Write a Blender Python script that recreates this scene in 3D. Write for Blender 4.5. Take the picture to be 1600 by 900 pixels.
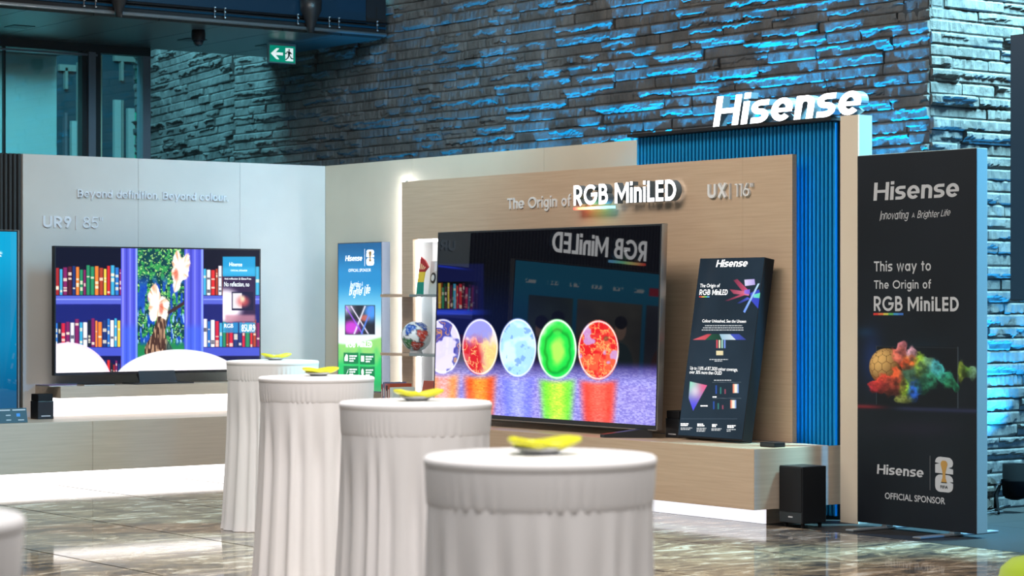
import bpy, bmesh, math, random
import numpy as np
from mathutils import Vector

for o in list(bpy.data.objects):
    bpy.data.objects.remove(o)
SC = bpy.context.scene
COL = SC.collection
random.seed(7)
R8 = np.random.RandomState

# ------------------------------------------------------------------ camera
CZ, FPX, HY = 1.49, 3640.0, 467.0           # eye height, focal length in px of a 1600 frame, horizon row
YAW = math.radians(52.85)
SN, CS = math.sin(YAW), math.cos(YAW)
cd = bpy.data.cameras.new('camera')
cam = bpy.data.objects.new('camera', cd)
COL.objects.link(cam)
cam.location = (0, 0, CZ)
cam.rotation_euler = (math.pi / 2, 0, YAW)
cd.sensor_width = 36
cd.lens = 36 * FPX / 1600
cd.shift_y = (HY - 450) / 1600
cd.clip_end = 200
cd.dof.use_dof = True
cd.dof.focus_distance = 16.3
cd.dof.aperture_fstop = 4.2
SC.camera = cam

# ------------------------------------------------------------------ light
SC.view_settings.view_transform = 'Standard'
SC.view_settings.look = 'None'
SC.view_settings.gamma = 1
SC.view_settings.exposure = 0
SC.view_settings.use_curve_mapping = False
W = bpy.data.worlds.new('hall')
SC.world = W
W.use_nodes = True
W.node_tree.nodes['Background'].inputs[0].default_value = (0.78, 0.91, 1.0, 1)
W.node_tree.nodes['Background'].inputs[1].default_value = 0.22


def lamp(name, kind, loc, aim, power, color, size=1.0, size_y=None, spot=60, blend=.6, spread=None):
    d = bpy.data.lights.new(name, kind)
    d.energy = power
    d.color = color
    if kind == 'AREA':
        d.shape = 'RECTANGLE'
        d.size = size
        d.size_y = size_y or size
        if spread:
            d.spread = math.radians(spread)
    else:
        d.shadow_soft_size = size
    if kind == 'SPOT':
        d.spot_size = math.radians(spot)
        d.spot_blend = blend
    o = bpy.data.objects.new(name, d)
    COL.objects.link(o)
    o.location = loc
    v = Vector(aim) - Vector(loc)
    o.rotation_euler = v.to_track_quat('-Z', 'Y').to_euler()
    return o


WARM = (1.0, .90, .80)
# ceiling luminaires of the hall, the last an added blue fill
lamp('ceiling_or_fill_light', 'AREA', (-3.6, 3.2, 5.6), (-5.2, 4.4, 0), 210, (1, .93, .88), 3, 3, spread=115)
lamp('ceiling_or_fill_light', 'AREA', (-8.6, 6.0, 5.6), (-9.6, 6.4, 0), 165, (1, .93, .88), 3, 3, spread=100)
lamp('ceiling_or_fill_light', 'AREA', (-12.6, 6.6, 5.6), (-13.6, 11.2, 1.2), 255, WARM, 4, 1.5)
lamp('ceiling_or_fill_light', 'AREA', (-14.0, 10.0, 4.8), (-17.8, 11.0, 1.9), 42, (.30, .74, 1.0), 1.2, 1.0, spread=85)  # added blue fill that tints the left display wall, no known fitting
# skylight over the recess behind the glazing, and over the stone corner
lamp('skylight', 'AREA', (-21.0, 9.6, 7.4), (-21.4, 10.4, 2), 1200, (.22, .82, 1.0), 2.2, 5)
lamp('skylight', 'AREA', (-18.6, 8.4, 7.2), (-18.9, 12.1, 3.2), 60, (.4, .85, .9), 2.2, 2)
lamp('skylight', 'AREA', (-9.3, 13.5, 6.6), (-11.1, 13.1, 2.9), 1200, (.36, .84, 1.0), 1.2, 1.6, spread=100)
# blue floor washers between the display walls and the stone
for i, (x, p) in enumerate(((-18.2, 2), (-16.6, 16), (-15.0, 50), (-13.4, 75), (-11.8, 92))):
    lamp('blue_washer', 'SPOT', (x, 11.54, .35), (x + .2, 12.12, 3.9), p * 58, (.0, .40, .95), .10, spot=75, blend=.8)
lamp('blue_washer', 'SPOT', (-6.4, 12.6, 3.6), (-10.9, 11.4, 1.0), 1500, (.02, .42, 1.0), .2, spot=48, blend=.7)


# ------------------------------------------------------------------ geometry helpers
def proj(p):
    p = np.asarray(p, float)
    xc = p[..., 0] * CS + p[..., 1] * SN
    yc = -p[..., 0] * SN + p[..., 1] * CS
    return 800 + FPX * xc / yc, HY - FPX * (p[..., 2] - CZ) / yc


def ray(px, py):
    a = (px - 800) / FPX
    return np.array([a * CS - SN, a * SN + CS, (HY - py) / FPX])


def hit(px, py, n, d):
    """where the sight line of a pixel meets the plane n.p = d"""
    r = ray(px, py)
    n = np.asarray(n, float)
    return np.array([0, 0, CZ]) + r * ((d - n[2] * CZ) / (n @ r))


def hitX(px, py, X): return hit(px, py, (1, 0, 0), X)
def hitY(px, py, Y): return hit(px, py, (0, 1, 0), Y)
def gnd(px, py, z=0): return hit(px, py, (0, 0, 1), z)


class Plane:
    """flat face in the room: O lower left corner, R to the right, U up, N towards the viewer"""

    def __init__(s, O, R, U=(0, 0, 1)):
        s.O = np.array(O, float)
        s.R = np.array(R, float) / np.linalg.norm(R)
        s.U = np.array(U, float) / np.linalg.norm(U)
        s.N = np.cross(s.R, s.U)

    def pt(s, a, b, n=0):
        a, b, n = np.broadcast_arrays(np.asarray(a, float), np.asarray(b, float), np.asarray(n, float))
        return s.O + a[..., None] * s.R + b[..., None] * s.U + n[..., None] * s.N

    def st(s, px, py):
        p = hit(px, py, s.N, s.N @ s.O) - s.O
        return p @ s.R, p @ s.U


WL = {}                                       # world position of every object's origin


class MB:
    def __init__(s):
        s.v, s.f = [], []

    def add(s, v, f):
        k = len(s.v)
        s.v += [tuple(map(float, p)) for p in v]
        s.f += [tuple(i + k for i in q) for q in f]
        return s

    def box(s, lo, hi):
        (a, b, c), (d, e, g) = lo, hi
        return s.add([(a, b, c), (d, b, c), (d, e, c), (a, e, c), (a, b, g), (d, b, g), (d, e, g), (a, e, g)],
                     [(0, 3, 2, 1), (4, 5, 6, 7), (0, 1, 5, 4), (1, 2, 6, 5), (2, 3, 7, 6), (3, 0, 4, 7)])

    def pbox(s, P, a0, a1, b0, b1, n0, n1):
        v = [P.pt(a, b, n) for n in (n0, n1) for a, b in ((a0, b0), (a1, b0), (a1, b1), (a0, b1))]
        return s.add(v, [(0, 3, 2, 1), (4, 5, 6, 7), (0, 1, 5, 4), (1, 2, 6, 5), (2, 3, 7, 6), (3, 0, 4, 7)])

    def poly(s, P, pts, n):
        return s.add([P.pt(a, b, n) for a, b in pts], [tuple(range(len(pts)))])

    def prism(s, P, pts, n0, n1):
        k = len(pts)
        v = [P.pt(a, b, n0) for a, b in pts] + [P.pt(a, b, n1) for a, b in pts]
        return s.add(v, [tuple(range(k))[::-1], tuple(range(k, 2 * k))] +
                     [(i, (i + 1) % k, k + (i + 1) % k, k + i) for i in range(k)])

    def lathe(s, c, prof, seg=32, cap=True, rfun=None):
        v, f = [], []
        m = len(prof)
        for r, z in prof:
            for i in range(seg):
                t = 2 * math.pi * i / seg
                q = rfun(r, z, t) if rfun else r
                v.append((c[0] + q * math.cos(t), c[1] + q * math.sin(t), c[2] + z))
        for j in range(m - 1):
            for i in range(seg):
                i2 = (i + 1) % seg
                f.append((j * seg + i, j * seg + i2, (j + 1) * seg + i2, (j + 1) * seg + i))
        if cap:
            f.append(tuple(range(seg))[::-1])
            f.append(tuple(range((m - 1) * seg, m * seg)))
        return s.add(v, f)

    def tube(s, pts, r, seg=8):
        pts = [Vector(p) for p in pts]
        v, f = [], []
        up = None
        for i, p in enumerate(pts):
            d = (pts[min(i + 1, len(pts) - 1)] - pts[max(i - 1, 0)]).normalized()
            if up is None:
                up = d.orthogonal().normalized()
            up = (up - d * up.dot(d)).normalized()
            w = d.cross(up)
            rr = r[i] if isinstance(r, (list, tuple)) else r
            for k in range(seg):
                t = 2 * math.pi * k / seg
                v.append(p + (up * math.cos(t) + w * math.sin(t)) * rr)
        n = len(pts)
        for j in range(n - 1):
            for k in range(seg):
                k2 = (k + 1) % seg
                f.append((j * seg + k, j * seg + k2, (j + 1) * seg + k2, (j + 1) * seg + k))
        f.append(tuple(range(seg))[::-1])
        f.append(tuple(range((n - 1) * seg, n * seg)))
        return s.add(v, f)

    def build(s, name, mat, parent=None, smooth=False, bevel=0, seg=2, colors=None):
        w = WL.get(parent.name, np.zeros(3)) if parent else np.zeros(3)
        me = bpy.data.meshes.new(name)
        v = np.array(s.v, float) - w
        me.from_pydata(v.tolist(), [], s.f)
        if bevel:
            bm = bmesh.new()
            bm.from_mesh(me)
            es = [e for e in bm.edges if len(e.link_faces) == 2 and e.calc_face_angle(0) > .6]
            bmesh.ops.bevel(bm, geom=es, offset=bevel, segments=seg, profile=.6, affect='EDGES', clamp_overlap=True)
            bm.to_mesh(me)
            bm.free()
        if colors is not None:
            a = me.color_attributes.new('paint', 'FLOAT_COLOR', 'POINT')
            c = np.ones((len(me.vertices), 4), np.float32)
            c[:, :3] = lin(np.clip(colors, 0, 1))
            a.data.foreach_set('color', c.ravel())
        if smooth:
            me.polygons.foreach_set('use_smooth', [True] * len(me.polygons))
        me.materials.append(mat)
        me.update()
        o = bpy.data.objects.new(name, me)
        COL.objects.link(o)
        if parent:
            o.parent = parent
        WL[o.name] = w
        return o


def lin(c):
    c = np.asarray(c, float)
    return np.where(c <= .04045, c / 12.92, ((c + .055) / 1.055) ** 2.4)


def rgb(*c): return lin(np.array(c) / 255.)


def tag(o, label, cat, group=None, kind=None):
    if label:
        o['label'] = label
    if cat:
        o['category'] = cat
    if group:
        o['group'] = group
    if kind:
        o['kind'] = kind
    return o


def thing(name, loc, label, cat, group=None, kind=None):
    o = bpy.data.objects.new(name, None)
    o.empty_display_size = .1
    COL.objects.link(o)
    o.location = loc
    WL[o.name] = np.array(loc, float)
    return tag(o, label, cat, group, kind)


def structure(name, loc=(0, 0, 0), label=None, cat=None):
    return thing(name, loc, label, cat, kind='structure')


# ------------------------------------------------------------------ noise in numpy
def _h(i, j, s):
    n = (i * 374761393 + j * 668265263 + s * 974634541) & 0xffffffff
    n = ((n ^ (n >> 13)) * 1274126177) & 0xffffffff
    return ((n ^ (n >> 16)) & 0xffff) / 65535.


def vnoise(x, y, s=0):
    x, y = np.broadcast_arrays(np.asarray(x, float), np.asarray(y, float))
    i, j = np.floor(x).astype(np.int64), np.floor(y).astype(np.int64)
    u, v = x - i, y - j
    u, v = u * u * (3 - 2 * u), v * v * (3 - 2 * v)
    return (_h(i, j, s) * (1 - u) + _h(i + 1, j, s) * u) * (1 - v) + (_h(i, j + 1, s) * (1 - u) + _h(i + 1, j + 1, s) * u) * v


def fbm(x, y, s=0, o=4):
    t, a, k = 0, .5, 0
    for q in range(o):
        t = t + a * vnoise(x * 2 ** q, y * 2 ** q, s + q * 17)
        k += a
        a *= .5
    return t / k


def sstep(a, b, x):
    t = np.clip((x - a) / (b - a), 0, 1)
    return t * t * (3 - 2 * t)


# ------------------------------------------------------------------ materials
def mat(name, color=(.8, .8, .8), rough=.5, metal=0, spec=.5, emit=None, strength=0, coat=0):
    m = bpy.data.materials.new(name)
    m.use_nodes = True
    b = m.node_tree.nodes['Principled BSDF']
    b.inputs['Base Color'].default_value = (*color, 1)
    b.inputs['Roughness'].default_value = rough
    b.inputs['Metallic'].default_value = metal
    b.inputs['Specular IOR Level'].default_value = spec
    b.inputs['Coat Weight'].default_value = coat
    b.inputs['Coat Roughness'].default_value = .03
    if emit is not None:
        b.inputs['Emission Color'].default_value = (*emit, 1)
        b.inputs['Emission Strength'].default_value = strength
    return m


def nodes(m):
    nt = m.node_tree
    return nt, nt.nodes, nt.links, nt.nodes['Principled BSDF']


def ramp(nt, stops):
    r = nt.nodes.new('ShaderNodeValToRGB')
    e = r.color_ramp.elements
    while len(e) < len(stops):
        e.new(.5)
    for q, (p, c) in zip(e, stops):
        q.position = p
        q.color = (*c, 1)
    return r


def noise_tex(nt, scale, detail=6, rough=.6, vec=(1, 1, 1), dist=0, coord='Object'):
    tc = nt.nodes.new('ShaderNodeTexCoord')
    mp = nt.nodes.new('ShaderNodeMapping')
    mp.inputs['Scale'].default_value = vec
    n = nt.nodes.new('ShaderNodeTexNoise')
    n.inputs['Scale'].default_value = scale
    n.inputs['Detail'].default_value = detail
    n.inputs['Roughness'].default_value = rough
    n.inputs['Distortion'].default_value = dist
    nt.links.new(tc.outputs[coord], mp.inputs[0])
    nt.links.new(mp.outputs[0], n.inputs['Vector'])
    return n


def bump(nt, b, src, strength=.3, dist=.01):
    k = nt.nodes.new('ShaderNodeBump')
    k.inputs['Strength'].default_value = strength
    k.inputs['Distance'].default_value = dist
    nt.links.new(src, k.inputs['Height'])
    nt.links.new(k.outputs[0], b.inputs['Normal'])


def m_stone():
    m = mat('split_slate', rough=.62, spec=.35)
    nt, N, L, b = nodes(m)
    n = noise_tex(nt, 3.2, 5, .6)
    r = ramp(nt, [(.3, (.055, .053, .052)), (.55, (.105, .100, .098)), (.75, (.15, .145, .14))])
    L.new(n.outputs[0], r.inputs[0])
    L.new(r.outputs[0], b.inputs['Base Color'])
    n2 = noise_tex(nt, 26, 8, .72, (1, 1, .55), .6)
    bump(nt, b, n2.outputs[0], .7, .02)
    return m


def m_wood(name, c0, c1, axis):
    m = mat(name, rough=.42, spec=.35)
    nt, N, L, b = nodes(m)
    vec = (2.2, 60, 60) if axis == 'x' else (60, 2.2, 60)
    n = noise_tex(nt, 1.0, 5, .55, vec, .25)
    r = ramp(nt, [(.25, c0), (.75, c1)])
    L.new(n.outputs[0], r.inputs[0])
    L.new(r.outputs[0], b.inputs['Base Color'])
    bump(nt, b, n.outputs[0], .05, .002)
    return m


def m_marble():
    m = mat('polished_marble', rough=.05, spec=.08)
    nt, N, L, b = nodes(m)
    n = noise_tex(nt, 1.0, 9, .68, (7.0, 3.2, 1), .9)
    r = ramp(nt, [(.34, (.030, .032, .038)), (.44, (.12, .098, .080)), (.50, (.23, .17, .115)), (.56, (.34, .255, .175)), (.64, (.62, .55, .46))])
    L.new(n.outputs[0], r.inputs[0])
    n2 = noise_tex(nt, 1.0, 6, .75, (28, 11.0, 1), .6)
    mx = N.new('ShaderNodeMix')
    mx.data_type = 'RGBA'
    mx.blend_type = 'OVERLAY'
    mx.inputs[0].default_value = .75
    L.new(r.outputs[0], mx.inputs[6])
    L.new(n2.outputs[0], mx.inputs[7])
    L.new(mx.outputs[2], b.inputs['Base Color'])
    r2 = ramp(nt, [(.3, (.03, .03, .03)), (.8, (.10, .10, .10))])
    L.new(n2.outputs[0], r2.inputs[0])
    L.new(r2.outputs[0], b.inputs['Roughness'])
    return m


def m_paint(name, strength=1.0, rough=.12, emissive=True, spec=.5, base=0.0):
    """picture of a screen, light box or print: colours come from the mesh's painted vertices"""
    m = mat(name, (.004, .004, .005), rough, spec=spec)
    nt, N, L, b = nodes(m)
    a = N.new('ShaderNodeVertexColor')
    a.layer_name = 'paint'
    if emissive:
        L.new(a.outputs[0], b.inputs['Emission Color'])
        b.inputs['Emission Strength'].default_value = strength
    else:
        L.new(a.outputs[0], b.inputs['Base Color'])
    return m


def m_fabric(name, color):
    m = mat(name, color, .85, spec=.2)
    nt, N, L, b = nodes(m)
    b.inputs['Sheen Weight'].default_value = .25
    n = noise_tex(nt, 400, 2, .5)
    bump(nt, b, n.outputs[0], .08, .001)
    return m


def m_wall(name, color, rough=.55, spec=.3):
    m = mat(name, color, rough, spec=spec)
    nt, N, L, b = nodes(m)
    n = noise_tex(nt, 2.0, 3, .5)
    c = np.array(color)
    r = ramp(nt, [(.3, tuple(c * .96)), (.7, tuple(np.minimum(c * 1.03, 1)))])
    L.new(n.outputs[0], r.inputs[0])
    L.new(r.outputs[0], b.inputs['Base Color'])
    return m


def m_glass(name, tint, gloss=.10, rough=.0):
    m = bpy.data.materials.new(name)
    m.use_nodes = True
    nt = m.node_tree
    nt.nodes.clear()
    o = nt.nodes.new('ShaderNodeOutputMaterial')
    t = nt.nodes.new('ShaderNodeBsdfTransparent')
    t.inputs[0].default_value = (*tint, 1)
    g = nt.nodes.new('ShaderNodeBsdfGlossy')
    g.inputs['Roughness'].default_value = rough
    x = nt.nodes.new('ShaderNodeMixShader')
    x.inputs[0].default_value = gloss
    nt.links.new(t.outputs[0], x.inputs[1])
    nt.links.new(g.outputs[0], x.inputs[2])
    nt.links.new(x.outputs[0], o.inputs[0])
    return m


M = dict(
    stone=m_stone(),
    mortar=mat('mortar', (.035, .035, .037), .9),
    oak_x=m_wood('pale_oak_x', (.49, .345, .235), (.59, .435, .305), 'x'),
    oak_y=m_wood('pale_oak_y', (.50, .40, .31), (.59, .48, .38), 'y'),
    marble=m_marble(),
    grout=mat('grout', (.03, .03, .032), .6),
    darkfloor=m_wall('dark_slab', (.026, .026, .027), .5, .12),
    white_wall=m_wall('white_wall', (.60, .595, .585)),
    cream=m_wall('cream_wall', (.62, .55, .44)),
    cream_col=m_wall('cream_column', (.70, .585, .46)),
    wash_glow=mat('painted_led_wash', (.9, .9, .9), .4, emit=(1.0, .985, 1.0), strength=2.4),  # emission stands in for an LED strip washing a white panel
    wash_glow_soft=mat('painted_led_wash_soft', (.85, .85, .88), .4, emit=(.93, .93, 1.0), strength=1.0),  # same painted wash, weaker, for the rear plinth base
    led=mat('led_strip', (.9, .9, .9), .4, emit=(.96, .97, 1.0), strength=11),
    led_edge=mat('edge_led_strip', (.9, .9, .9), .4, emit=(.97, .98, 1.0), strength=70),
    led_blue=mat('blue_led_strip', (.1, .3, .6), .4, emit=(.02, .42, 1.0), strength=9),
    letter_lit=mat('lit_letter_face', (.9, .9, .9), .4, emit=(.98, .98, 1.0), strength=3.6),
    letter_lit2=mat('lit_letter_face_soft', (.9, .9, .9), .4, emit=(.97, .97, 1.0), strength=1.5),
    letter_side=mat('letter_return', (.16, .22, .27), .35, spec=.4),
    letter_white=mat('white_letter', (.78, .78, .78), .4),
    letter_steel=mat('pearl_letter', (.74, .77, .84), .3),
    black=mat('black_plastic', (.012, .012, .014), .4),
    matte=mat('matte_black', (.010, .010, .012), .65, spec=.3),
    soft=mat('satin_black', (.018, .019, .022), .3),
    gun=mat('gunmetal', (.05, .052, .06), .35, .6),
    tan_metal=mat('champagne_metal', (.45, .38, .32), .3, .8),
    grey_metal=mat('grey_aluminium', (.42, .45, .48), .35, .7),
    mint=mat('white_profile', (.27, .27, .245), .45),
    grey_side=mat('grey_profile', (.075, .09, .12), .45),
    slat=mat('blue_light_tinted_slat', (.006, .27, .60), .25, spec=.6),  # blue light falling on the slats is put into this base colour
    slat_back=mat('slat_backing', (.004, .02, .035), .6),
    rib=mat('charcoal_rib', (.025, .028, .032), .5),
    cloth=m_fabric('white_stretch_cloth', (.80, .79, .80)),
    lime=mat('lime_glaze', (.70, .68, .02), .3),
    limefab=m_fabric('lime_fabric', (.30, .42, .015)),
    saucer=mat('grey_white_glaze', (.62, .62, .64), .3),
    soffit=mat('soffit_metal', (.10, .125, .13), .34, .4),
    header=mat('window_steel', (.018, .024, .028), .4, .3),
    mull=mat('window_aluminium', (.16, .19, .23), .4, .4),
    glass=m_glass('window_glass', (.80, .97, .97), .08),
    shelfglass=mat('smoked_shelf', (.20, .25, .25), .15),
    concrete=m_wall('board_concrete', (.44, .47, .45), .8),
    darkwall=mat('dark_interior', (.010, .05, .07), .6),
    screen_off=mat('led_screen_navy', (.006, .012, .022), .3, emit=(.0, .010, .026), strength=1),
    screen_side=mat('led_screen_blue', (.004, .02, .035), .4, emit=(.0, .012, .03), strength=1),
    exit_green=mat('exit_green', (.0, .25, .16), .4, emit=(.0, .19, .12), strength=1.0),
    exit_white=mat('exit_white', (.8, .8, .8), .4, emit=(.8, .9, .88), strength=.85),
    clear=m_glass('clear_acrylic', (.85, .93, .93), .12, .05),
    dome=mat('dome_glass', (.02, .02, .025), .05),
    paint_screen=m_paint('tv_picture', 1.3, .012),
    paint_matte=m_paint('matte_tv_picture', 1.3, .5, spec=.15),
    paint_box=m_paint('lightbox_print', 1.12, .25, spec=.3),
    paint_print=m_paint('printed_graphic', rough=.5, emissive=False, spec=.3),
    print_white=mat('printed_white', (.52, .52, .54), .5),
    print_glow=mat('backlit_white', (.8, .8, .8), .4, emit=(.95, .97, 1), strength=.95),
    print_dim=mat('backlit_grey', (.3, .3, .3), .4, emit=(.42, .47, .52), strength=.8),
    print_black=mat('printed_black', (.01, .01, .012), .5),
    book=mat('book_page', (.75, .73, .68), .7),
    lamp_black=mat('crackle_black', (.003, .003, .0035), .85, spec=.04),
    cable=mat('cable_rubber', (.03, .035, .04), .45),
)


# ------------------------------------------------------------------ lettering
def arc(cx, cy, rx, ry, a0, a1, n=16):
    return [(cx + rx * math.cos(math.radians(a0 + (a1 - a0) * i / n)), cy + ry * math.sin(math.radians(a0 + (a1 - a0) * i / n))) for i in range(n + 1)]


def glyph(c, w, X=.74):
    """strokes of one letter (cap height 1) as (points, width factor, closed), and its advance"""
    w = abs(w)                    # a negative width asks for strokes that widen with the letter
    h = w / 2
    S = []

    def st(p, k=1.0, closed=False): S.append((p, k, closed))

    def stem(x, y0, y1): st([(x, y0), (x, y1)])
    if c == 'H':
        stem(h, 0, 1); stem(.74 - h, 0, 1); st([(h, .5), (.74 - h, .5)], .92); A = .74
    elif c == 'R':
        y0 = .42; ry = (1 - h - y0) / 2; cx = .60 - h - ry
        stem(h, 0, 1); st([(h, 1 - h), (cx, 1 - h)] + arc(cx, y0 + ry, ry, ry, 90, -90)[1:] + [(h, y0)])
        st([(.28, y0), (.60 - h * .8, 0)]); A = .62
    elif c == 'B':
        ya = .52; r1 = (1 - h - ya) / 2; r2 = (ya - h) / 2
        stem(h, 0, 1); c1 = .55 - h - r1; c2 = .62 - h - r2
        st([(h, 1 - h), (c1, 1 - h)] + arc(c1, ya + r1, r1, r1, 90, -90)[1:] + [(h, ya)])
        st([(h, ya), (c2, ya)] + arc(c2, h + r2, r2, r2, 90, -90)[1:] + [(h, h)]); A = .63
    elif c == 'G':
        st(arc(.47, .5, .47 - h, .5 - h, 42, 360, 30) + [(.50, .5)]); A = .95
    elif c == 'M':
        stem(h, 0, 1); stem(.92 - h, 0, 1); st([(h * 1.1, 1 - h * .3), (.46, .28), (.92 - h * 1.1, 1 - h * .3)], .9); A = .92
    elif c == 'D':
        r = .5 - h; stem(h, 0, 1); st([(h, 1 - h), (.26, 1 - h)] + arc(.26, .5, .70 - .26 - h, r, 90, -90)[1:] + [(h, h)]); A = .72
    elif c == 'L':
        stem(h, 0, 1); st([(h, h), (.46, h)]); A = .46
    elif c == 'E':
        stem(h, 0, 1)
        for y in (h, .5, 1 - h): st([(h, y), (.50, y)], .95)
        A = .52
    elif c == 'U':
        st([(h, 1), (h, .33)] + arc(.33, .33, .33 - h, .33 - h, 180, 360)[1:] + [(.66 - h, 1)]); A = .66
    elif c == 'X':
        st([(h * .9, 0), (.66 - h * .9, 1)]); st([(h * .9, 1), (.66 - h * .9, 0)]); A = .66
    elif c == 'I':
        stem(h, -.15, 1.05); A = w * 1.2
    elif c == 'T':
        stem(.30, 0, 1); st([(0, 1 - h), (.60, 1 - h)]); A = .58
    elif c == 'O':
        st(arc(.48, .5, .48 - h, .5 - h, 0, 360, 32)[:-1], 1, True); A = .96
    elif c == 'A':
        st([(h * .7, 0), (.36, 1 - h * .2), (.72 - h * .7, 0)]); st([(.16, .3), (.56, .3)], .9); A = .72
    elif c == '1':
        stem(.22, 0, 1); st([(.02, 1 - h), (.22, 1 - h)]); A = .30
    elif c == '6':
        st(arc(.27, .31, .27 - h, .31 - h, 0, 360, 24)[:-1], 1, True); st([(h + .01, .36), (.34, 1)]); A = .54
    elif c == '9':
        st(arc(.27, .69, .27 - h, .31 - h, 0, 360, 24)[:-1], 1, True); st([(.53 - h, .64), (.20, 0)]); A = .54
    elif c == '8':
        st(arc(.27, .76, .22 - h * .8, .24 - h, 0, 360, 20)[:-1], 1, True); st(arc(.27, .28, .27 - h, .28 - h, 0, 360, 24)[:-1], 1, True); A = .54
    elif c == '5':
        st([(.48, 1 - h), (.12, 1 - h), (.08, .56)] + arc(.24, .33, .27 - h, .33 - h, 115, -150, 20)); A = .53
    elif c == '"':
        st([(h, .70), (h, 1)], .8); st([(.20, .70), (.20, 1)], .8); A = .24
    elif c == '|':
        st([(.05, -.16), (.05, 1.06)], .5); A = .10
    elif c == ' ':
        A = .28
    elif c == '.':
        st([(0, h), (w * 1.1, h)], 1.1); A = w * 1.1
    elif c == 'i':
        stem(h, 0, X); st([(h, max(X + .07, 1.02 - w)), (h, 1.03)], 1.0); A = w
    elif c == 'l':
        stem(h, 0, 1.02); A = w
    elif c == 'n':
        W_ = .52; r = (W_ - w) / 2
        stem(h, 0, X); st([(h, X * .55)] + arc(W_ / 2, X - h - r * 1.05, r, r * 1.05, 165, 0, 14) + [(W_ - h, 0)]); A = W_
    elif c == 'h':
        W_ = .52; r = (W_ - w) / 2
        stem(h, 0, 1.02); st([(h, X * .55)] + arc(W_ / 2, X - h - r * 1.05, r, r * 1.05, 165, 0, 14) + [(W_ - h, 0)]); A = W_
    elif c == 'r':
        stem(h, 0, X); st([(h, X * .5)] + arc(.36, X - h - .2, .36 - h, .2, 170, 88, 8)); A = .36
    elif c == 'u':
        W_ = .52; r = (W_ - w) / 2
        stem(W_ - h, 0, X); st([(h, X), (h, h + r)] + arc(W_ / 2, h + r, r, r, 180, 350, 14) + [(W_ - h, X * .5)]); A = W_
    elif c == 's':
        W_ = .50; ry = (X - w) / 4; rx = W_ / 2 - h * .9
        st([(W_ - .02, X - h)] + arc(W_ / 2, X - h - ry, rx, ry, 90, 270, 14) + arc(W_ / 2, h + ry, rx, ry, 90, -90, 14)[1:] + [(.02, h)]); A = W_
    elif c == 'e':
        W_ = .60; rx, ry = W_ / 2 - h, X / 2 - h
        st([(W_ / 2 - rx, X / 2 - .02), (W_ / 2 + rx + h * .9, X / 2 - .02)], .72)
        st(arc(W_ / 2, X / 2, rx, ry, -4, 318, 26)); A = W_
    elif c == 'o':
        st(arc(.30, X / 2, .30 - h, X / 2 - h, 0, 360, 26)[:-1], 1, True); A = .60
    elif c == 'c':
        st(arc(.30, X / 2, .30 - h, X / 2 - h, 45, 315, 22)); A = .56
    elif c == 'a':
        st(arc(.29, X / 2, .29 - h, X / 2 - h, 0, 360, 26)[:-1], 1, True); stem(.60 - h, 0, X); A = .60
    elif c == 'd':
        st(arc(.29, X / 2, .29 - h, X / 2 - h, 0, 360, 26)[:-1], 1, True); stem(.60 - h, 0, 1.02); A = .60
    elif c == 'g':
        st(arc(.29, X / 2, .29 - h, X / 2 - h, 0, 360, 26)[:-1], 1, True)
        st([(.60 - h, X), (.60 - h, -.02)] + arc(.30, -.02, .30 - h, .24, 0, -150, 12)[1:]); A = .60
    elif c == 'y':
        st([(h * .8, X), (.30, .02)]); st([(.60 - h * .8, X), (.18, -.28)]); A = .60
    elif c == 'v':
        st([(h * .8, X), (.28, h * .4), (.56 - h * .8, X)]); A = .56
    elif c == 'w':
        st([(h * .8, X), (.22, h * .4), (.40, X), (.58, h * .4), (.80 - h * .8, X)]); A = .80
    elif c == 't':
        stem(.16, 0, .96); st([(0, X - h), (.34, X - h)]); A = .34
    elif c == 'f':
        st([(.13, 0), (.13, .82)] + arc(.30, .82, .17, .18, 180, 80, 8)[1:]); st([(0, X - h), (.33, X - h)]); A = .33
    else:
        A = .4
    return S, A


def ribbon(pts, w, closed):
    p = np.array(pts, float)
    n = len(p)
    if closed:
        d = np.roll(p, -1, 0) - p
        dp = np.roll(d, 1, 0)
    else:
        d = np.vstack([p[1:] - p[:-1], p[-1:] - p[-2:-1]])
        dp = np.vstack([d[:1], d[:-1]])
    d = d / np.maximum(np.linalg.norm(d, axis=1, keepdims=True), 1e-9)
    dp = dp / np.maximum(np.linalg.norm(dp, axis=1, keepdims=True), 1e-9)
    t = d + dp
    t = t / np.maximum(np.linalg.norm(t, axis=1, keepdims=True), 1e-9)
    nn = np.stack([-t[:, 1], t[:, 0]], 1)
    k = 1 / np.maximum(np.abs((nn * np.stack([-d[:, 1], d[:, 0]], 1)).sum(1)), .55)
    off = nn * (w / 2 * k)[:, None]
    return p + off, p - off


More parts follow.
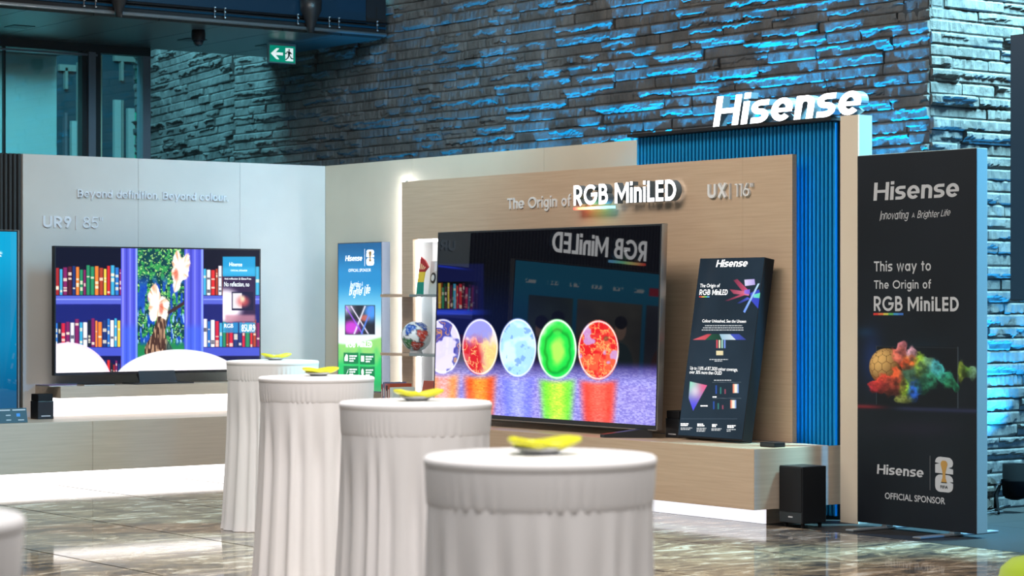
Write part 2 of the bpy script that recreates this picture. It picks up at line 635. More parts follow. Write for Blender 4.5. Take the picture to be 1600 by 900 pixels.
def glyph_mesh(P, c, w, ox, oy, sx, sy, n0, n1, shear=0, X=.74, front=None, side=None):
    """extruded strokes of a letter in the plane P; front faces and returns may go to two builders"""
    S, A = glyph(c, w, X)
    fr = front or MB()
    sd = side or fr
    for q_, (pts, k, closed) in enumerate(S):
        if w < 0:
            a, b = (r_ * np.array([sx, sy]) for r_ in ribbon(pts, -w * k, closed))
        else:
            a, b = ribbon([(x * sx, y * sy) for x, y in pts], w * k * sy * (.75 + .25 * sx / sy), closed)
        q = len(a)
        e_ = .0004 * q_
        ring = lambda arr, n: [P.pt(ox + x + shear * y * sx / sy, oy + y, n) for x, y in arr]
        m = q if closed else q - 1
        fr.add(ring(a, n1 + e_) + ring(b, n1 + e_), [(i, q + i, q + (i + 1) % q, (i + 1) % q) for i in range(m)])
        if n1 > n0 + 1e-6:
            for arr, fl in ((a, 0), (b, 1)):
                f = [(i, (i + 1) % q, q + (i + 1) % q, q + i) for i in range(m)]
                sd.add(ring(arr, n0) + ring(arr, n1 + e_), [t[::-1] for t in f] if fl else f)
            if not closed:
                for e in (0, q - 1):
                    f = (0, 1, 3, 2)
                    sd.add([ring(a, n0)[e], ring(b, n0)[e], ring(a, n1 + e_)[e], ring(b, n1 + e_)[e]], [f if e else f[::-1]])
    return fr, A


def line_width(text, w, gap, X=.74):
    return sum(glyph(c, w, X)[1] for c in text) + gap * (len(text) - 1)


def spaced(text, w, gap, X=.74):
    x = 0
    for c in text:
        yield c, x
        x += glyph(c, w, X)[1] + gap


def fit(P, a, b, top):
    """lower left pixel, lower right pixel, pixel of the cap line above a -> s0, s1, baseline, cap height in the plane"""
    s0, t0 = P.st(*a)
    s1, t1 = P.st(*b)
    return s0, s1, (t0 + t1) / 2, P.st(*top)[1] - t0


def print_strokes(P, text, a, b, top, w, n, gap=.09, shear=0, X=.74, jitter=0):
    s0, s1, t0, hh = fit(P, a, b, top)
    sx = (s1 - s0) / (line_width(text, w, gap, X) + shear)
    mb = MB()
    rr = random.Random(len(text))
    for c, x in spaced(text, w, gap, X):
        glyph_mesh(P, c, w, s0 + x * sx, t0 + jitter * hh * rr.uniform(-1, 1), sx, hh * (1 + jitter * rr.uniform(-1, 1)), n, n, shear, X, mb)
    return mb


_tc = {}


def bfont(text, offset=0.0, shear=0.0):
    k = (text, offset, shear)
    if k not in _tc:
        c = bpy.data.curves.new('text', 'FONT')
        c.body = text
        c.offset = offset
        c.shear = shear
        c.resolution_u = 3
        o = bpy.data.objects.new('text', c)
        COL.objects.link(o)
        dg = bpy.context.evaluated_depsgraph_get()
        me = bpy.data.meshes.new_from_object(o.evaluated_get(dg))
        v = np.array([p.co[:] for p in me.vertices])
        f = [tuple(q.vertices) for q in me.polygons]
        bpy.data.objects.remove(o)
        bpy.data.curves.remove(c)
        bpy.data.meshes.remove(me)
        _tc[k] = (v, f)
    return _tc[k]


def print_text(P, text, a, b, top, n, offset=.008, shear=0, mb=None):
    s0, s1, t0, hh = fit(P, a, b, top)
    v, f = bfont(text, offset, shear)
    x0, x1 = v[:, 0].min(), v[:, 0].max()
    cap = .68
    mb = mb or MB()
    mb.add([P.pt(s0 + (x - x0) / (x1 - x0) * (s1 - s0), t0 + y / cap * hh, n) for x, y, _ in v], f)
    return mb


def dashes(P, lines, n, seed=1):
    """print too small to read: rows of word-length dashes; lines are (x0, x1, y, height) in pixels"""
    mb = MB()
    r = random.Random(seed)
    for x0, x1, y, h in lines:
        x = x0
        while x < x1 - .4:
            e = min(x + r.uniform(1.6, 4.8), x1)
            mb.poly(P, [P.st(x, y + h / 2), P.st(e, y + h / 2), P.st(e, y - h / 2), P.st(x, y - h / 2)], n)
            x = e + .7
    return mb


def picture(P, w, h, nx, ny, paint, n, name, m, parent):
    """grid of painted vertices covering w x h of the plane"""
    a, b = np.meshgrid(np.linspace(0, w, nx), np.linspace(h, 0, ny))
    p = P.pt(a, b, n)
    px, py = proj(p)
    col = paint(px, py, a / w, 1 - b / h)
    idx = np.arange(nx * ny).reshape(ny, nx)
    f = np.stack([idx[:-1, :-1], idx[1:, :-1], idx[1:, 1:], idx[:-1, 1:]], -1).reshape(-1, 4)
    mb = MB()
    mb.v = p.reshape(-1, 3).tolist()
    mb.f = f.tolist()
    return mb.build(name, m, parent, colors=col.reshape(-1, 3))


def C(*c): return np.array(c, float) / 255


def mixc(img, col, a):
    a = np.clip(a, 0, 1)[..., None]
    return img * (1 - a) + np.asarray(col) * a


def inrect(px, py, x0, x1, y0, y1, e=.6):
    return sstep(x0 - e, x0 + e, px) * sstep(x1 + e, x1 - e, px) * sstep(y0 - e, y0 + e, py) * sstep(y1 + e, y1 - e, py)


def inell(px, py, cx, cy, rx, ry, e=.03):
    d = np.sqrt(((px - cx) / rx) ** 2 + ((py - cy) / ry) ** 2)
    return sstep(1 + e, 1 - e, d)

# ================================================================== SETTING
XL, YR = -17.80, 11.37            # face of the left display wall, face of the rear display wall
YP, XS, YB = 11.10, -11.10, 12.04  # face of the oak panel, stone side face, stone rear face
WH = 2.69                          # height of the display walls

# ---- floor: marble slabs in strips, dark slabs along the stone
fl = structure('floor', (0, 0, 0))
MB().box((-30, -3, -.12), (6, 20, -.03)).build('floor_bed', M['grout'], fl)
slab_cache = {}
rf = random.Random(3)
y1 = 10.635
k = 0
while y1 > -2:
    y0 = y1 - 1.14
    x = -18.4 + rf.uniform(-.3, .3)
    while x < 4:
        x2 = x + 6.4
        mb = MB().box((x + .0015, y0 + .008, -.03), (x2 - .0015, y1 - .008, 0))
        mb.build('floor_slab', M['marble'], fl)
        x = x2
    y1 = y0
    k += 1
for i in range(8):
    for j in range(4):
        MB().box((-18.4 + i * 1.6 + .002, 10.64 + j * 1.14, -.03), (-16.8 + i * 1.6 - .002, 10.64 + (j + 1) * 1.14 - .004, 0)).build('floor_slab', M['darkfloor'], fl)


# ---- split-face stone walls
def stone_wall(name, P, length, z0, z1, seed, course=.0855, part_limit=300, clip=None):
    root = structure(name, tuple(P.O))
    MB().pbox(P, 0, length, z0, 7.5, -.3, -.012).build('mortar_bed', M['mortar'], root)
    rr = R8(seed)
    stones = []
    z = z0
    row = 0
    while z < z1 - .03:
        hgt = min(course * rr.uniform(.93, 1.07), z1 - z)
        x = -rr.uniform(0, .3)
        while x < length - .02:
            ln = rr.uniform(.26, .85)
            xa, xb = max(x, 0), min(x + ln, length)
            if xb - xa > .05:
                stones.append((xa, xb, z, z + hgt, rr.randint(1 << 20)))
            x += ln
        z += hgt
        row += 1
    geo = []
    for xa, xb, za, zb, sd in stones:
        r = R8(sd)
        g = .0025
        nx = max(6, int((xb - xa) / .021))
        nz = 8
        a = np.linspace(xa + g, xb - g, nx)
        b = np.linspace(za + g, zb - g, nz)
        A_, B_ = np.meshgrid(a, b)
        q = (B_ - za) / (zb - za)
        base = r.uniform(.000, .020)
        # terraces left by splitting: the upper bed stands out over a ragged lower one
        d = base + .010 * (fbm(A_ * 9, B_ * 9, sd, 3) - .4) + .012 * (vnoise(A_ * 46, B_ * 13, sd + 3) - .5)
        for tnum in range(r.randint(0, 3)):
            lo = r.uniform(.12, .75)
            line = lo + .55 * (fbm(A_ * 8 + tnum * 9, 0 * A_, sd + 7, 3) - .5) + .10 * (vnoise(A_ * 60, 0 * A_, sd + 9) - .5)
            win = sstep(.28, .45, vnoise(A_ * 4.2, 0 * A_, sd + 13 + tnum))
            d = d + win * r.uniform(.008, .024) * sstep(-.035, .035, q - line)
        d = d - .010 * (sstep(.10, 0, q) + sstep(.94, 1, q))
        ex = np.minimum(A_ - xa, xb - A_)
        d = d - .008 * sstep(.014, .003, ex)
        fv = P.pt(A_, B_, d).reshape(-1, 3)
        idx = np.arange(nx * nz).reshape(nz, nx)
        f = [(int(idx[j, i]), int(idx[j, i + 1]), int(idx[j + 1, i + 1]), int(idx[j + 1, i])) for j in range(nz - 1) for i in range(nx - 1)]
        ring = list(idx[0, :]) + list(idx[1:, -1]) + list(idx[-1, -2::-1]) + list(idx[-2:0:-1, 0])
        bv = P.pt((A_.ravel())[ring], (B_.ravel())[ring], -.03)
        n0 = nx * nz
        m_ = len(ring)
        f += [(int(ring[(i + 1) % m_]), int(ring[i]), n0 + i, n0 + (i + 1) % m_) for i in range(m_)]
        v = np.vstack([fv, bv])
        c = P.pt((xa + xb) / 2, (za + zb) / 2, .02)
        px, py = proj(c)
        area = (xb - xa) * (zb - za) / (np.linalg.norm(c - np.array([0, 0, CZ])) ** 2)
        seen = -60 < px < 1660 and -30 < py < 930 and (clip is None or clip(px, py))
        geo.append((not seen, -area, len(geo), v, f))
    geo.sort(key=lambda t: t[:3])
    rest = MB()
    for i, (hid, _, _, v, f) in enumerate(geo):
        if i < part_limit and not hid:
            MB().add(v, f).build('stone', M['stone'], root)
        else:
            rest.add(v, f)
    if rest.v:
        tag(rest.build('stone_courses', M['stone'], root), None, None, kind='stuff')
    return root


def above_booth(px, py):
    if px < 508:
        return py < 275
    if px < 995:
        return py < 265 - (px - 508) * .082 + 5
    if px < 1340:
        return py < 225
    return py < 250


stone_wall('wall_back', Plane((-20.55, YB, 0), (1, 0, 0)), XS + 20.55, 0.0, 4.75, 11, clip=above_booth)
stone_wall('wall_right', Plane((XS, YB, 0), (0, 1, 0)), 2.4, 0.0, 4.3, 23, clip=lambda x, y: x > 1440)
stone_wall('wall_recess', Plane((-20.55 - .978 * 3.6, YB + .206 * 3.6, 0), (.978, -.206, 0)), 3.6, 2.0, 5.2, 37, clip=lambda x, y: x > 200)

# ---- soffit over the left display wall, of long metal panels
ce = structure('ceiling', (0, 0, 3.88))
MB().box((-19.86, 1.0, 3.92), (-17.80, 11.99, 4.25)).build('soffit_box', M['header'], ce)
y = 1.0
while y < 11.9:
    e = min(y + .62, 11.985)
    MB().box((-19.84, y + .004, 3.88), (-17.80, e - .004, 3.925)).build('ceiling_panel', M['soffit'], ce)
    y = e
for yy, xx in ((10.62, -18.9), (11.45, -18.9), (8.9, -18.9)):
    MB().box((xx - .10, yy - .10, 3.874), (xx + .10, yy + .10, 3.884)).build('access_cover', M['header'], ce)

# ---- glazing in the side of the hall
wn = structure('window_1', (-19.84, 10.65, 0))
PW = Plane((-19.80, 0, 0), (0, 1, 0))


def wy(px): return hitX(px, 150, -19.80)[1]


MB().pbox(PW, 1.0, wy(233), 3.80, 3.88, -.10, .03).build('window_header', M['header'], wn)
MB().pbox(PW, 1.0, wy(150), 3.765, 3.785, -.06, .035).build('header_trim', M['mull'], wn)
MB().pbox(PW, 1.0, wy(233), 2.0, 2.10, -.10, .03).build('window_sill', M['header'], wn)
MB().pbox(PW, wy(135), wy(146), 2.1, 3.80, -.05, .05).build('mullion', M['mull'], wn)
MB().pbox(PW, wy(147), wy(155), 2.1, 3.80, -.07, .03).build('mullion', M['header'], wn)
MB().pbox(PW, wy(127), wy(134), 2.1, 3.80, -.07, .02).build('mullion', M['header'], wn)
MB().pbox(PW, wy(221), wy(233), 2.1, 3.80, -.09, .03).build('window_jamb', M['mull'], wn)
MB().pbox(PW, wy(6), wy(9), 2.1, 3.80, -.04, .0).build('mullion', M['header'], wn)
MB().pbox(PW, wy(156), wy(158), 2.1, 3.78, -.03, .02).build('glazing_bead', mat('green_glass_edge', (.35, .62, .50), .2), wn)
MB().pbox(PW, 1.0, wy(6), 2.1, 3.80, -.03, -.02).build('pane', M['glass'], wn)
MB().pbox(PW, wy(9), wy(128), 2.1, 3.80, -.03, -.02).build('pane', M['glass'], wn)
MB().pbox(PW, wy(155), wy(221), 2.1, 3.80, -.03, -.02).build('pane', M['glass'], wn)

# ---- what stands beyond the glass: a concrete wall and the dark glazed building behind it
wo = structure('wall_outside', (-22.3, 8, 0))
yc_ = hitX(89, 150, -22.3)[1]
for a, b in ((3.0, 5.6), (5.61, 8.2), (8.21, yc_)):
    MB().box((-22.6, a, 1.5), (-22.3, b, 4.03)).build('concrete_panel', M['concrete'], wo, bevel=.01)
MB().box((-22.65, 2.5, 4.03), (-22.1, yc_, 4.6)).build('outer_ceiling_stand_in', M['header'], wo)  # added dark box in place of an outer ceiling that would block the skylight
wf = structure('wall_far', (-27.0, 12, 0))
MB().box((-27.3, 8, 1.0), (-27.0, 15, 7.0)).build('dark_facade', M['darkwall'], wf)
Pf = Plane((-27.0, 0, 0), (0, 1, 0))


def fy(px): return hitX(px, 150, -27.0)[1]


for a, b, z0_, z1_, mm in ((99, 103, 4.15, 4.42, 'mint'), (90, 116, 4.38, 4.46, 'mint'), (98, 102, 2.3, 3.85, 'mull'), (109, 117, 2.3, 3.75, 'concrete'),
                           (119, 124, 2.3, 4.5, 'mint'), (176, 186, 2.3, 4.05, 'concrete'), (187, 190, 2.3, 4.05, 'mint'), (197, 207, 2.3, 3.95, 'concrete'),
                           (176, 220, 4.55, 4.62, 'mint'), (186, 190, 4.3, 4.55, 'mint'), (207, 219, 2.3, 3.9, 'exit_green')):
    MB().pbox(Pf, fy(a), fy(b), z0_, z1_, 0, .06).build('facade_mullion', M[mm], wf)

# ---- display walls
wl = structure('wall_left', (XL, 9.9, 0))
ys = [8.41, hitX(216, 300, XL)[1], hitX(375, 300, XL)[1], YR]
for a, b in zip(ys[:-1], ys[1:]):
    MB().box((XL - .12, a + .0015, 0), (XL, b - .0015, WH)).build('wall_panel', M['white_wall'], wl)
wr = structure('wall_rear', (-15, YR, 0))
xs = [XL, hitY(645, 270, YR)[0], hitY(850, 240, YR)[0], hitY(995, 240, YR)[0]]
for a, b in zip(xs[:-1], xs[1:]):
    MB().box((a + .0015, YR, 0), (b - .0015, YR + .10, WH)).build('wall_panel', M['cream'], wr)

# dark ribbed wall left of the white one
rb = thing('ribbed_wall', (XL, 6.3, 0), 'charcoal vertically ribbed wall panel beside the white display wall', 'wall panel')
MB().box((XL - .12, 4.0, 0), (XL - .02, 8.405, WH)).build('backing_board', M['rib'], rb)
n = 110
for i in range(n):
    y = 4.0 + i * .04
    if y + .03 < 8.40:
        MB().box((XL - .02, y + .004, 0), (XL + .012, y + .030, WH)).build('rib', M['rib'], rb, bevel=.006, seg=1)

# slatted wall, its blue light put into the slat colour
X0s, X1s, YS = hitY(995, 240, 11.24)[0], hitY(1311, 400, 11.24)[0], 11.24
sl = thing('slatted_wall', ((X0s + X1s) / 2, YS, 0), 'tall wall of narrow vertical slats tinted as if blue-lit beneath the glowing sign', 'wall panel')
MB().box((X0s, YS + .035, 0), (X1s + .02, YS + .12, WH)).build('backing_board', M['slat_back'], sl)
MB().box((X0s, 11.145, WH), (X1s + .02, YS + .12, WH + .022)).build('top_rail', M['matte'], sl)
nsl = int((X1s - X0s) / .0386)
base_sl = None
for i in range(nsl):
    x = X0s + .004 + i * .0386
    if base_sl is None:
        base_sl = MB().box((x, YS, .02), (x + .021, YS + .035, WH)).build('slat', M['slat'], sl, bevel=.007, seg=2)
        x00 = x
    else:
        o = base_sl.copy()
        COL.objects.link(o)
        o.location.x = base_sl.location.x + x - x00

co = thing('column', (-11.0, 11.18, 0), 'slim cream column ending the blue-tinted slatted wall', 'column')
xa_, xb_ = hitY(1313, 400, 11.14)[0], hitY(1341, 400, 11.14)[0]
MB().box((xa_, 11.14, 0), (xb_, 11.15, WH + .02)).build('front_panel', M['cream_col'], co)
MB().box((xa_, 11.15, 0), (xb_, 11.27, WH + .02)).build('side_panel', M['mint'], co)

# ---- oak panel with lit edge and niche
op = thing('oak_panel', (-13.8, YP, .5), 'wide pale oak veneer panel behind the biggest television', 'wall panel')
pL, pR = hitY(628, 300, YP)[0], hitY(1238, 300, YP)[0]
pT = hitY(628, 284, YP)[2]
nL = hitY(645, 400, YP)[0]
nT = hitY(645, 374, YP)[2]
nR = nL + 1.05
seams = [nR, hitY(1160, 400, YP)[0], pR]
MB().box((pL, YP, .512), (nL, YP + .04, nT)).build('veneer_board', M['oak_x'], op)
MB().box((pL, YP, nT), (nR, YP + .04, pT)).build('veneer_board', M['oak_x'], op)
for a, b in zip(seams[:-1], seams[1:]):
    MB().box((a + .001, YP, .512), (b, YP + .04, pT)).build('veneer_board', M['oak_x'], op)
MB().box((nL, YP + .20, .512), (nR, YP + .215, nT)).build('niche_back', M['white_wall'], op)
MB().box((nL - .012, YP + .04, .512), (nL, YP + .20, nT)).build('niche_side', M['white_wall'], op)
MB().box((nL - .012, YP + .04, nT), (nR, YP + .20, nT + .012)).build('niche_top', M['white_wall'], op)
MB().box((nL + .004, YP + .045, .53), (nL + .02, YP + .065, nT - .01)).build('led_strip', M['led'], op)
MB().box((nL + .02, YP + .045, nT - .022), (nR - .1, YP + .065, nT - .006)).build('led_strip', M['led'], op)
eL = hitY(628, 400, YR)[0] + .085
MB().box((eL, YR - .055, .53), (eL + .012, YR - .035, hitY(628, 282, YR)[2])).build('led_strip', M['led_edge'], op)
MB().box((eL + .003, YR - .035, .53), (eL + .009, YR - .001, hitY(628, 282, YR)[2])).build('led_bracket', M['grey_metal'], op)
MB().box((pR - .06, YP + .045, .53), (pR - .045, YP + .055, pT - .05)).build('blue_led_strip', M['led_blue'], op)

# ---- plinths with recessed bases, the strip-light wash painted as glow
PZ0, PZ1 = .115, .512
YF, XF = 10.40, -16.90            # fronts of the two plinths
XE = hitY(1178, 700, YF)[0]
pr = thing('display_plinth', (-14, 10.7, 0), 'long oak plinth carrying the biggest television and the leaning info panel', 'plinth')
sx = [XF, -14.2, XE]
for a, b in zip(sx[:-1], sx[1:]):
    MB().box((a + .001, YF, PZ0), (b - .001, YP + (.0 if b < XE else -.02), PZ1)).build('plinth_body', M['oak_x'], pr, bevel=.003)
MB().box((XE, YF + .002, PZ0), (XE + .002, YS - .01, PZ1 - .003)).build('end_cheek', M['oak_y'], pr)
xb0 = hitY(1194, 810, 10.645)[0]
MB().box((XF, 10.665, 0), (xb0, YP, PZ0)).build('base', M['oak_y'], pr)
MB().box((XF, 10.645, .0), (xb0, 10.664, PZ0 - .001)).build('glow_panel', M['wash_glow_soft'], pr)
pl = thing('display_plinth', (-17.3, 8, 0), 'long oak plinth along the white display wall', 'plinth')
sy = [3.9, hitX(145, 690, XF)[1], YP]
for a, b in zip(sy[:-1], sy[1:]):
    MB().box((XL + .013, a + .001, PZ0), (XF, b - .001, PZ1)).build('plinth_body', M['oak_y'], pl, bevel=.003)
MB().box((XL + .013, 3.95, 0), (-17.10, YP, PZ0)).build('base', M['oak_y'], pl)
MB().box((-17.099, 3.95, 0), (-17.08, 10.6, PZ0 - .001)).build('glow_panel', M['wash_glow'], pl)

fs = thing('floating_shelf', (XL, 9.6, .68), 'thick oak shelf on the white wall under the bookcase television', 'shelf')
yA = hitX(55, 600, XL)[1]
MB().box((XL + .001, yA, .680), (-17.33, 10.9, .775)).build('shelf_board', M['oak_y'], fs, bevel=.002)
MB().box((XL + .001, yA + .03, .514), (XL + .03, 10.9, .679)).build('glow_panel', M['wash_glow'], fs)  # glow painted in for strip light washing the wall below the shelf

# ================================================================== TELEVISIONS
BOOKS = [C(150, 35, 40), C(200, 40, 45), C(40, 110, 190), C(30, 50, 110), C(160, 60, 40), C(220, 190, 70), C(120, 30, 90), C(235, 235, 235),
         C(40, 130, 90), C(25, 30, 45), C(225, 120, 50), C(60, 160, 200), C(190, 30, 60), C(215, 215, 225)]


def paint_books(img, px, py, x0, x1, ytop, ybot, seed, bw=5.6):
    r = random.Random(seed)
    x = x0
    while x < x1:
        w = bw * r.uniform(.75, 1.35)
        col = BOOKS[r.randrange(len(BOOKS))] * .9
        if col.mean() > .7 and r.random() < .6:
            col = C(70, 20, 40)
        tp = ytop + r.uniform(-3, 5)
        m = inrect(px, py, x + .3, min(x + w, x1) - .3, tp, ybot, .45)
        sh = .75 + .5 * np.sin(np.clip((px - x) / w, 0, 1) * math.pi)
        img = mixc(img, np.clip(col * sh[..., None], 0, 1), m)
        hi = C(245, 235, 210) if col.mean() < .6 else C(60, 60, 80)
        for q in range(r.randrange(1, 4)):
            yb = r.uniform(tp + 4, ybot - 4)
            img = mixc(img, hi, .8 * inrect(px, py, x + 1, x + w - 1, yb, yb + r.uniform(1, 6), .4))
        x += w
    return img


def paint_bookcase(px, py, s, t):
    img = np.zeros(px.shape + (3,)) + C(38, 40, 150)
    img = img * (.85 + .3 * vnoise(px * .15, py * .02, 3))[..., None]
    for x0, x1 in ((86, 190), (317, 406)):
        img = mixc(img, C(8, 8, 34), inrect(px, py, x0, x1, 380, 462))
        img = mixc(img, C(22, 30, 110), inrect(px, py, x0, x1, 476, 545))
        img = mixc(img, C(14, 16, 70), inrect(px, py, x0, x1, 556, 600))
        img = mixc(img, C(86, 98, 205), inrect(px, py, x0, x1, 462, 475))
        img = mixc(img, C(150, 165, 250), inrect(px, py, x0, x1, 467, 468.5))
        img = mixc(img, C(70, 84, 200), inrect(px, py, x0, x1, 543, 556))
        img = paint_books(img, px, py, x0, x1, 417, 461, int(x0))
        img = paint_books(img, px, py, x0, x1, 500, 542, int(x0) + 5)
        img = paint_books(img, px, py, x0, x1, 565, 596, int(x0) + 9, 4.5)
    for x0, x1 in ((189, 215), (288, 318)):
        m = inrect(px, py, x0, x1, 380, 600)
        img = mixc(img, C(84, 88, 214), m)
        for k, c in ((.12, C(150, 150, 250)), (.34, C(60, 62, 180)), (.55, C(130, 135, 245)), (.78, C(64, 70, 200)), (.93, C(160, 190, 255))):
            img = mixc(img, c, m * np.exp(-((px - x0 - k * (x1 - x0)) / 1.4) ** 2) * .9)
        img = mixc(img, C(60, 110, 240), m * inrect(px, py, x0, x1, 509, 600, 8) * .5)
    # painted tree in the middle
    m = inrect(px, py, 215, 288, 380, 600)
    g = fbm(px * .22, py * .22, 4, 5)
    fol = mixc(np.zeros_like(img) + C(6, 60, 70), C(50, 150, 80), sstep(.45, .62, g))
    fol = mixc(fol, C(170, 225, 130), sstep(.64, .72, fbm(px * .5, py * .5, 9, 3)))
    fol = mixc(fol, C(20, 70, 190), sstep(.5, .62, vnoise(px * .25, py * .06, 8)) * sstep(425, 450, py) * .9)
    fol = mixc(fol, C(150, 200, 255), sstep(.72, .8, vnoise(px * .55, py * .12, 28)) * sstep(470, 500, py))
    fol = mixc(fol, C(30, 130, 80), sstep(533, 545, py + 5 * g))
    tr = np.abs(px - 253 + 6 * np.sin(py * .05)) < 9 + 14 * sstep(515, 552, py) - 3 * sstep(500, 430, py)
    tx = vnoise(px * .7, py * .12, 51)
    trunk = mixc(np.zeros_like(img) + C(70, 45, 40), C(190, 150, 120), sstep(.5, .8, tx))
    trunk = mixc(trunk, C(30, 90, 90), sstep(256, 264, px) * .7)
    fol = mixc(fol, trunk, tr * sstep(470, 480, py))
    br = np.abs(py - (492 - (px - 258) * .62)) < 3
    fol = mixc(fol, C(60, 40, 45), br * (px > 258))
    img = img * (1 - m[..., None]) + fol * m[..., None]
    # two veiltail fish
    for cx, cy, rx, ry, sgn in ((281, 422, 16, 33, 1), (246, 475, 18, 31, -1)):
        dx_, dy_ = px - cx + sgn * (py - cy) * .15, py - cy
        an = np.arctan2(dy_ / ry, dx_ / rx)
        rr_ = np.sqrt((dx_ / rx) ** 2 + (dy_ / ry) ** 2)
        lobe = .86 + .16 * np.cos(3 * an + 1.0 * sgn) + .10 * np.cos(5 * an + cx) + .25 * (fbm(px * .22, py * .22, int(cx), 3) - .5)
        a_ = sstep(lobe + .07, lobe - .07, rr_)
        st = fbm(an * 5.5, rr_ * 1.2, 2, 3)
        fc = mixc(np.zeros_like(img) + C(255, 246, 236), C(240, 160, 120), sstep(.42, .75, st) * .9)
        fc = mixc(fc, C(255, 252, 248), inell(px, py, cx + 3 * sgn, cy - 4, 6, 13, .6))
        fc = mixc(fc, C(205, 84, 60), inell(px, py, cx - 6 * sgn, cy + 7, 3.2, 9, .5) * .7)
        img = img * (1 - a_[..., None]) + fc * a_[..., None]
    # white rims of the dishes below
    img = mixc(img, C(252, 222, 240), inell(px, py, 106, 606, 70, 71, .012))
    img = mixc(img, C(255, 248, 252), inell(px, py, 104, 607, 66, 68, .02))
    img = mixc(img, C(255, 252, 255), inell(px, py, 280, 607, 106, 61, .012))
    # advert card
    img = mixc(img, C(30, 150, 205), inrect(px, py, 348, 399, 401, 432))
    img = mixc(img, C(80, 190, 230), inrect(px, py, 348, 399, 418, 430, 4) * .5)
    img = mixc(img, C(46, 30, 70), inrect(px, py, 348, 399, 432, 503))
    img = mixc(img, C(250, 240, 250), inell(px, py, 352, 478, 26, 26, .3) * inrect(px, py, 348, 399, 432, 503))
    img = mixc(img, C(190, 130, 150), inrect(px, py, 352, 399, 492, 503, 3) * .8)
    img = mixc(img, C(20, 20, 60), inrect(px, py, 362, 396, 456, 485))
    img = mixc(img, C(225, 220, 225), inrect(px, py, 363.5, 378, 458, 482))
    img = mixc(img, C(215, 90, 90), inell(px, py, 380, 471, 9, 8, .6) * .8)
    img = mixc(img, C(240, 225, 190), inell(px, py, 379, 467, 3.5, 5, .8) * .9)
    img = mixc(img, C(40, 150, 210), inrect(px, py, 348, 372, 504, 520) * .8)
    img = mixc(img, C(60, 165, 215), inrect(px, py, 374, 399, 504, 520) * .8)
    return img


EGGS = [(692, 541, 28, 43, 0), (750, 542, 28, 44, 1), (809, 543.5, 29, 46, 2), (870.5, 545.5, 30.5, 47, 3), (935, 547, 32, 47, 4)]


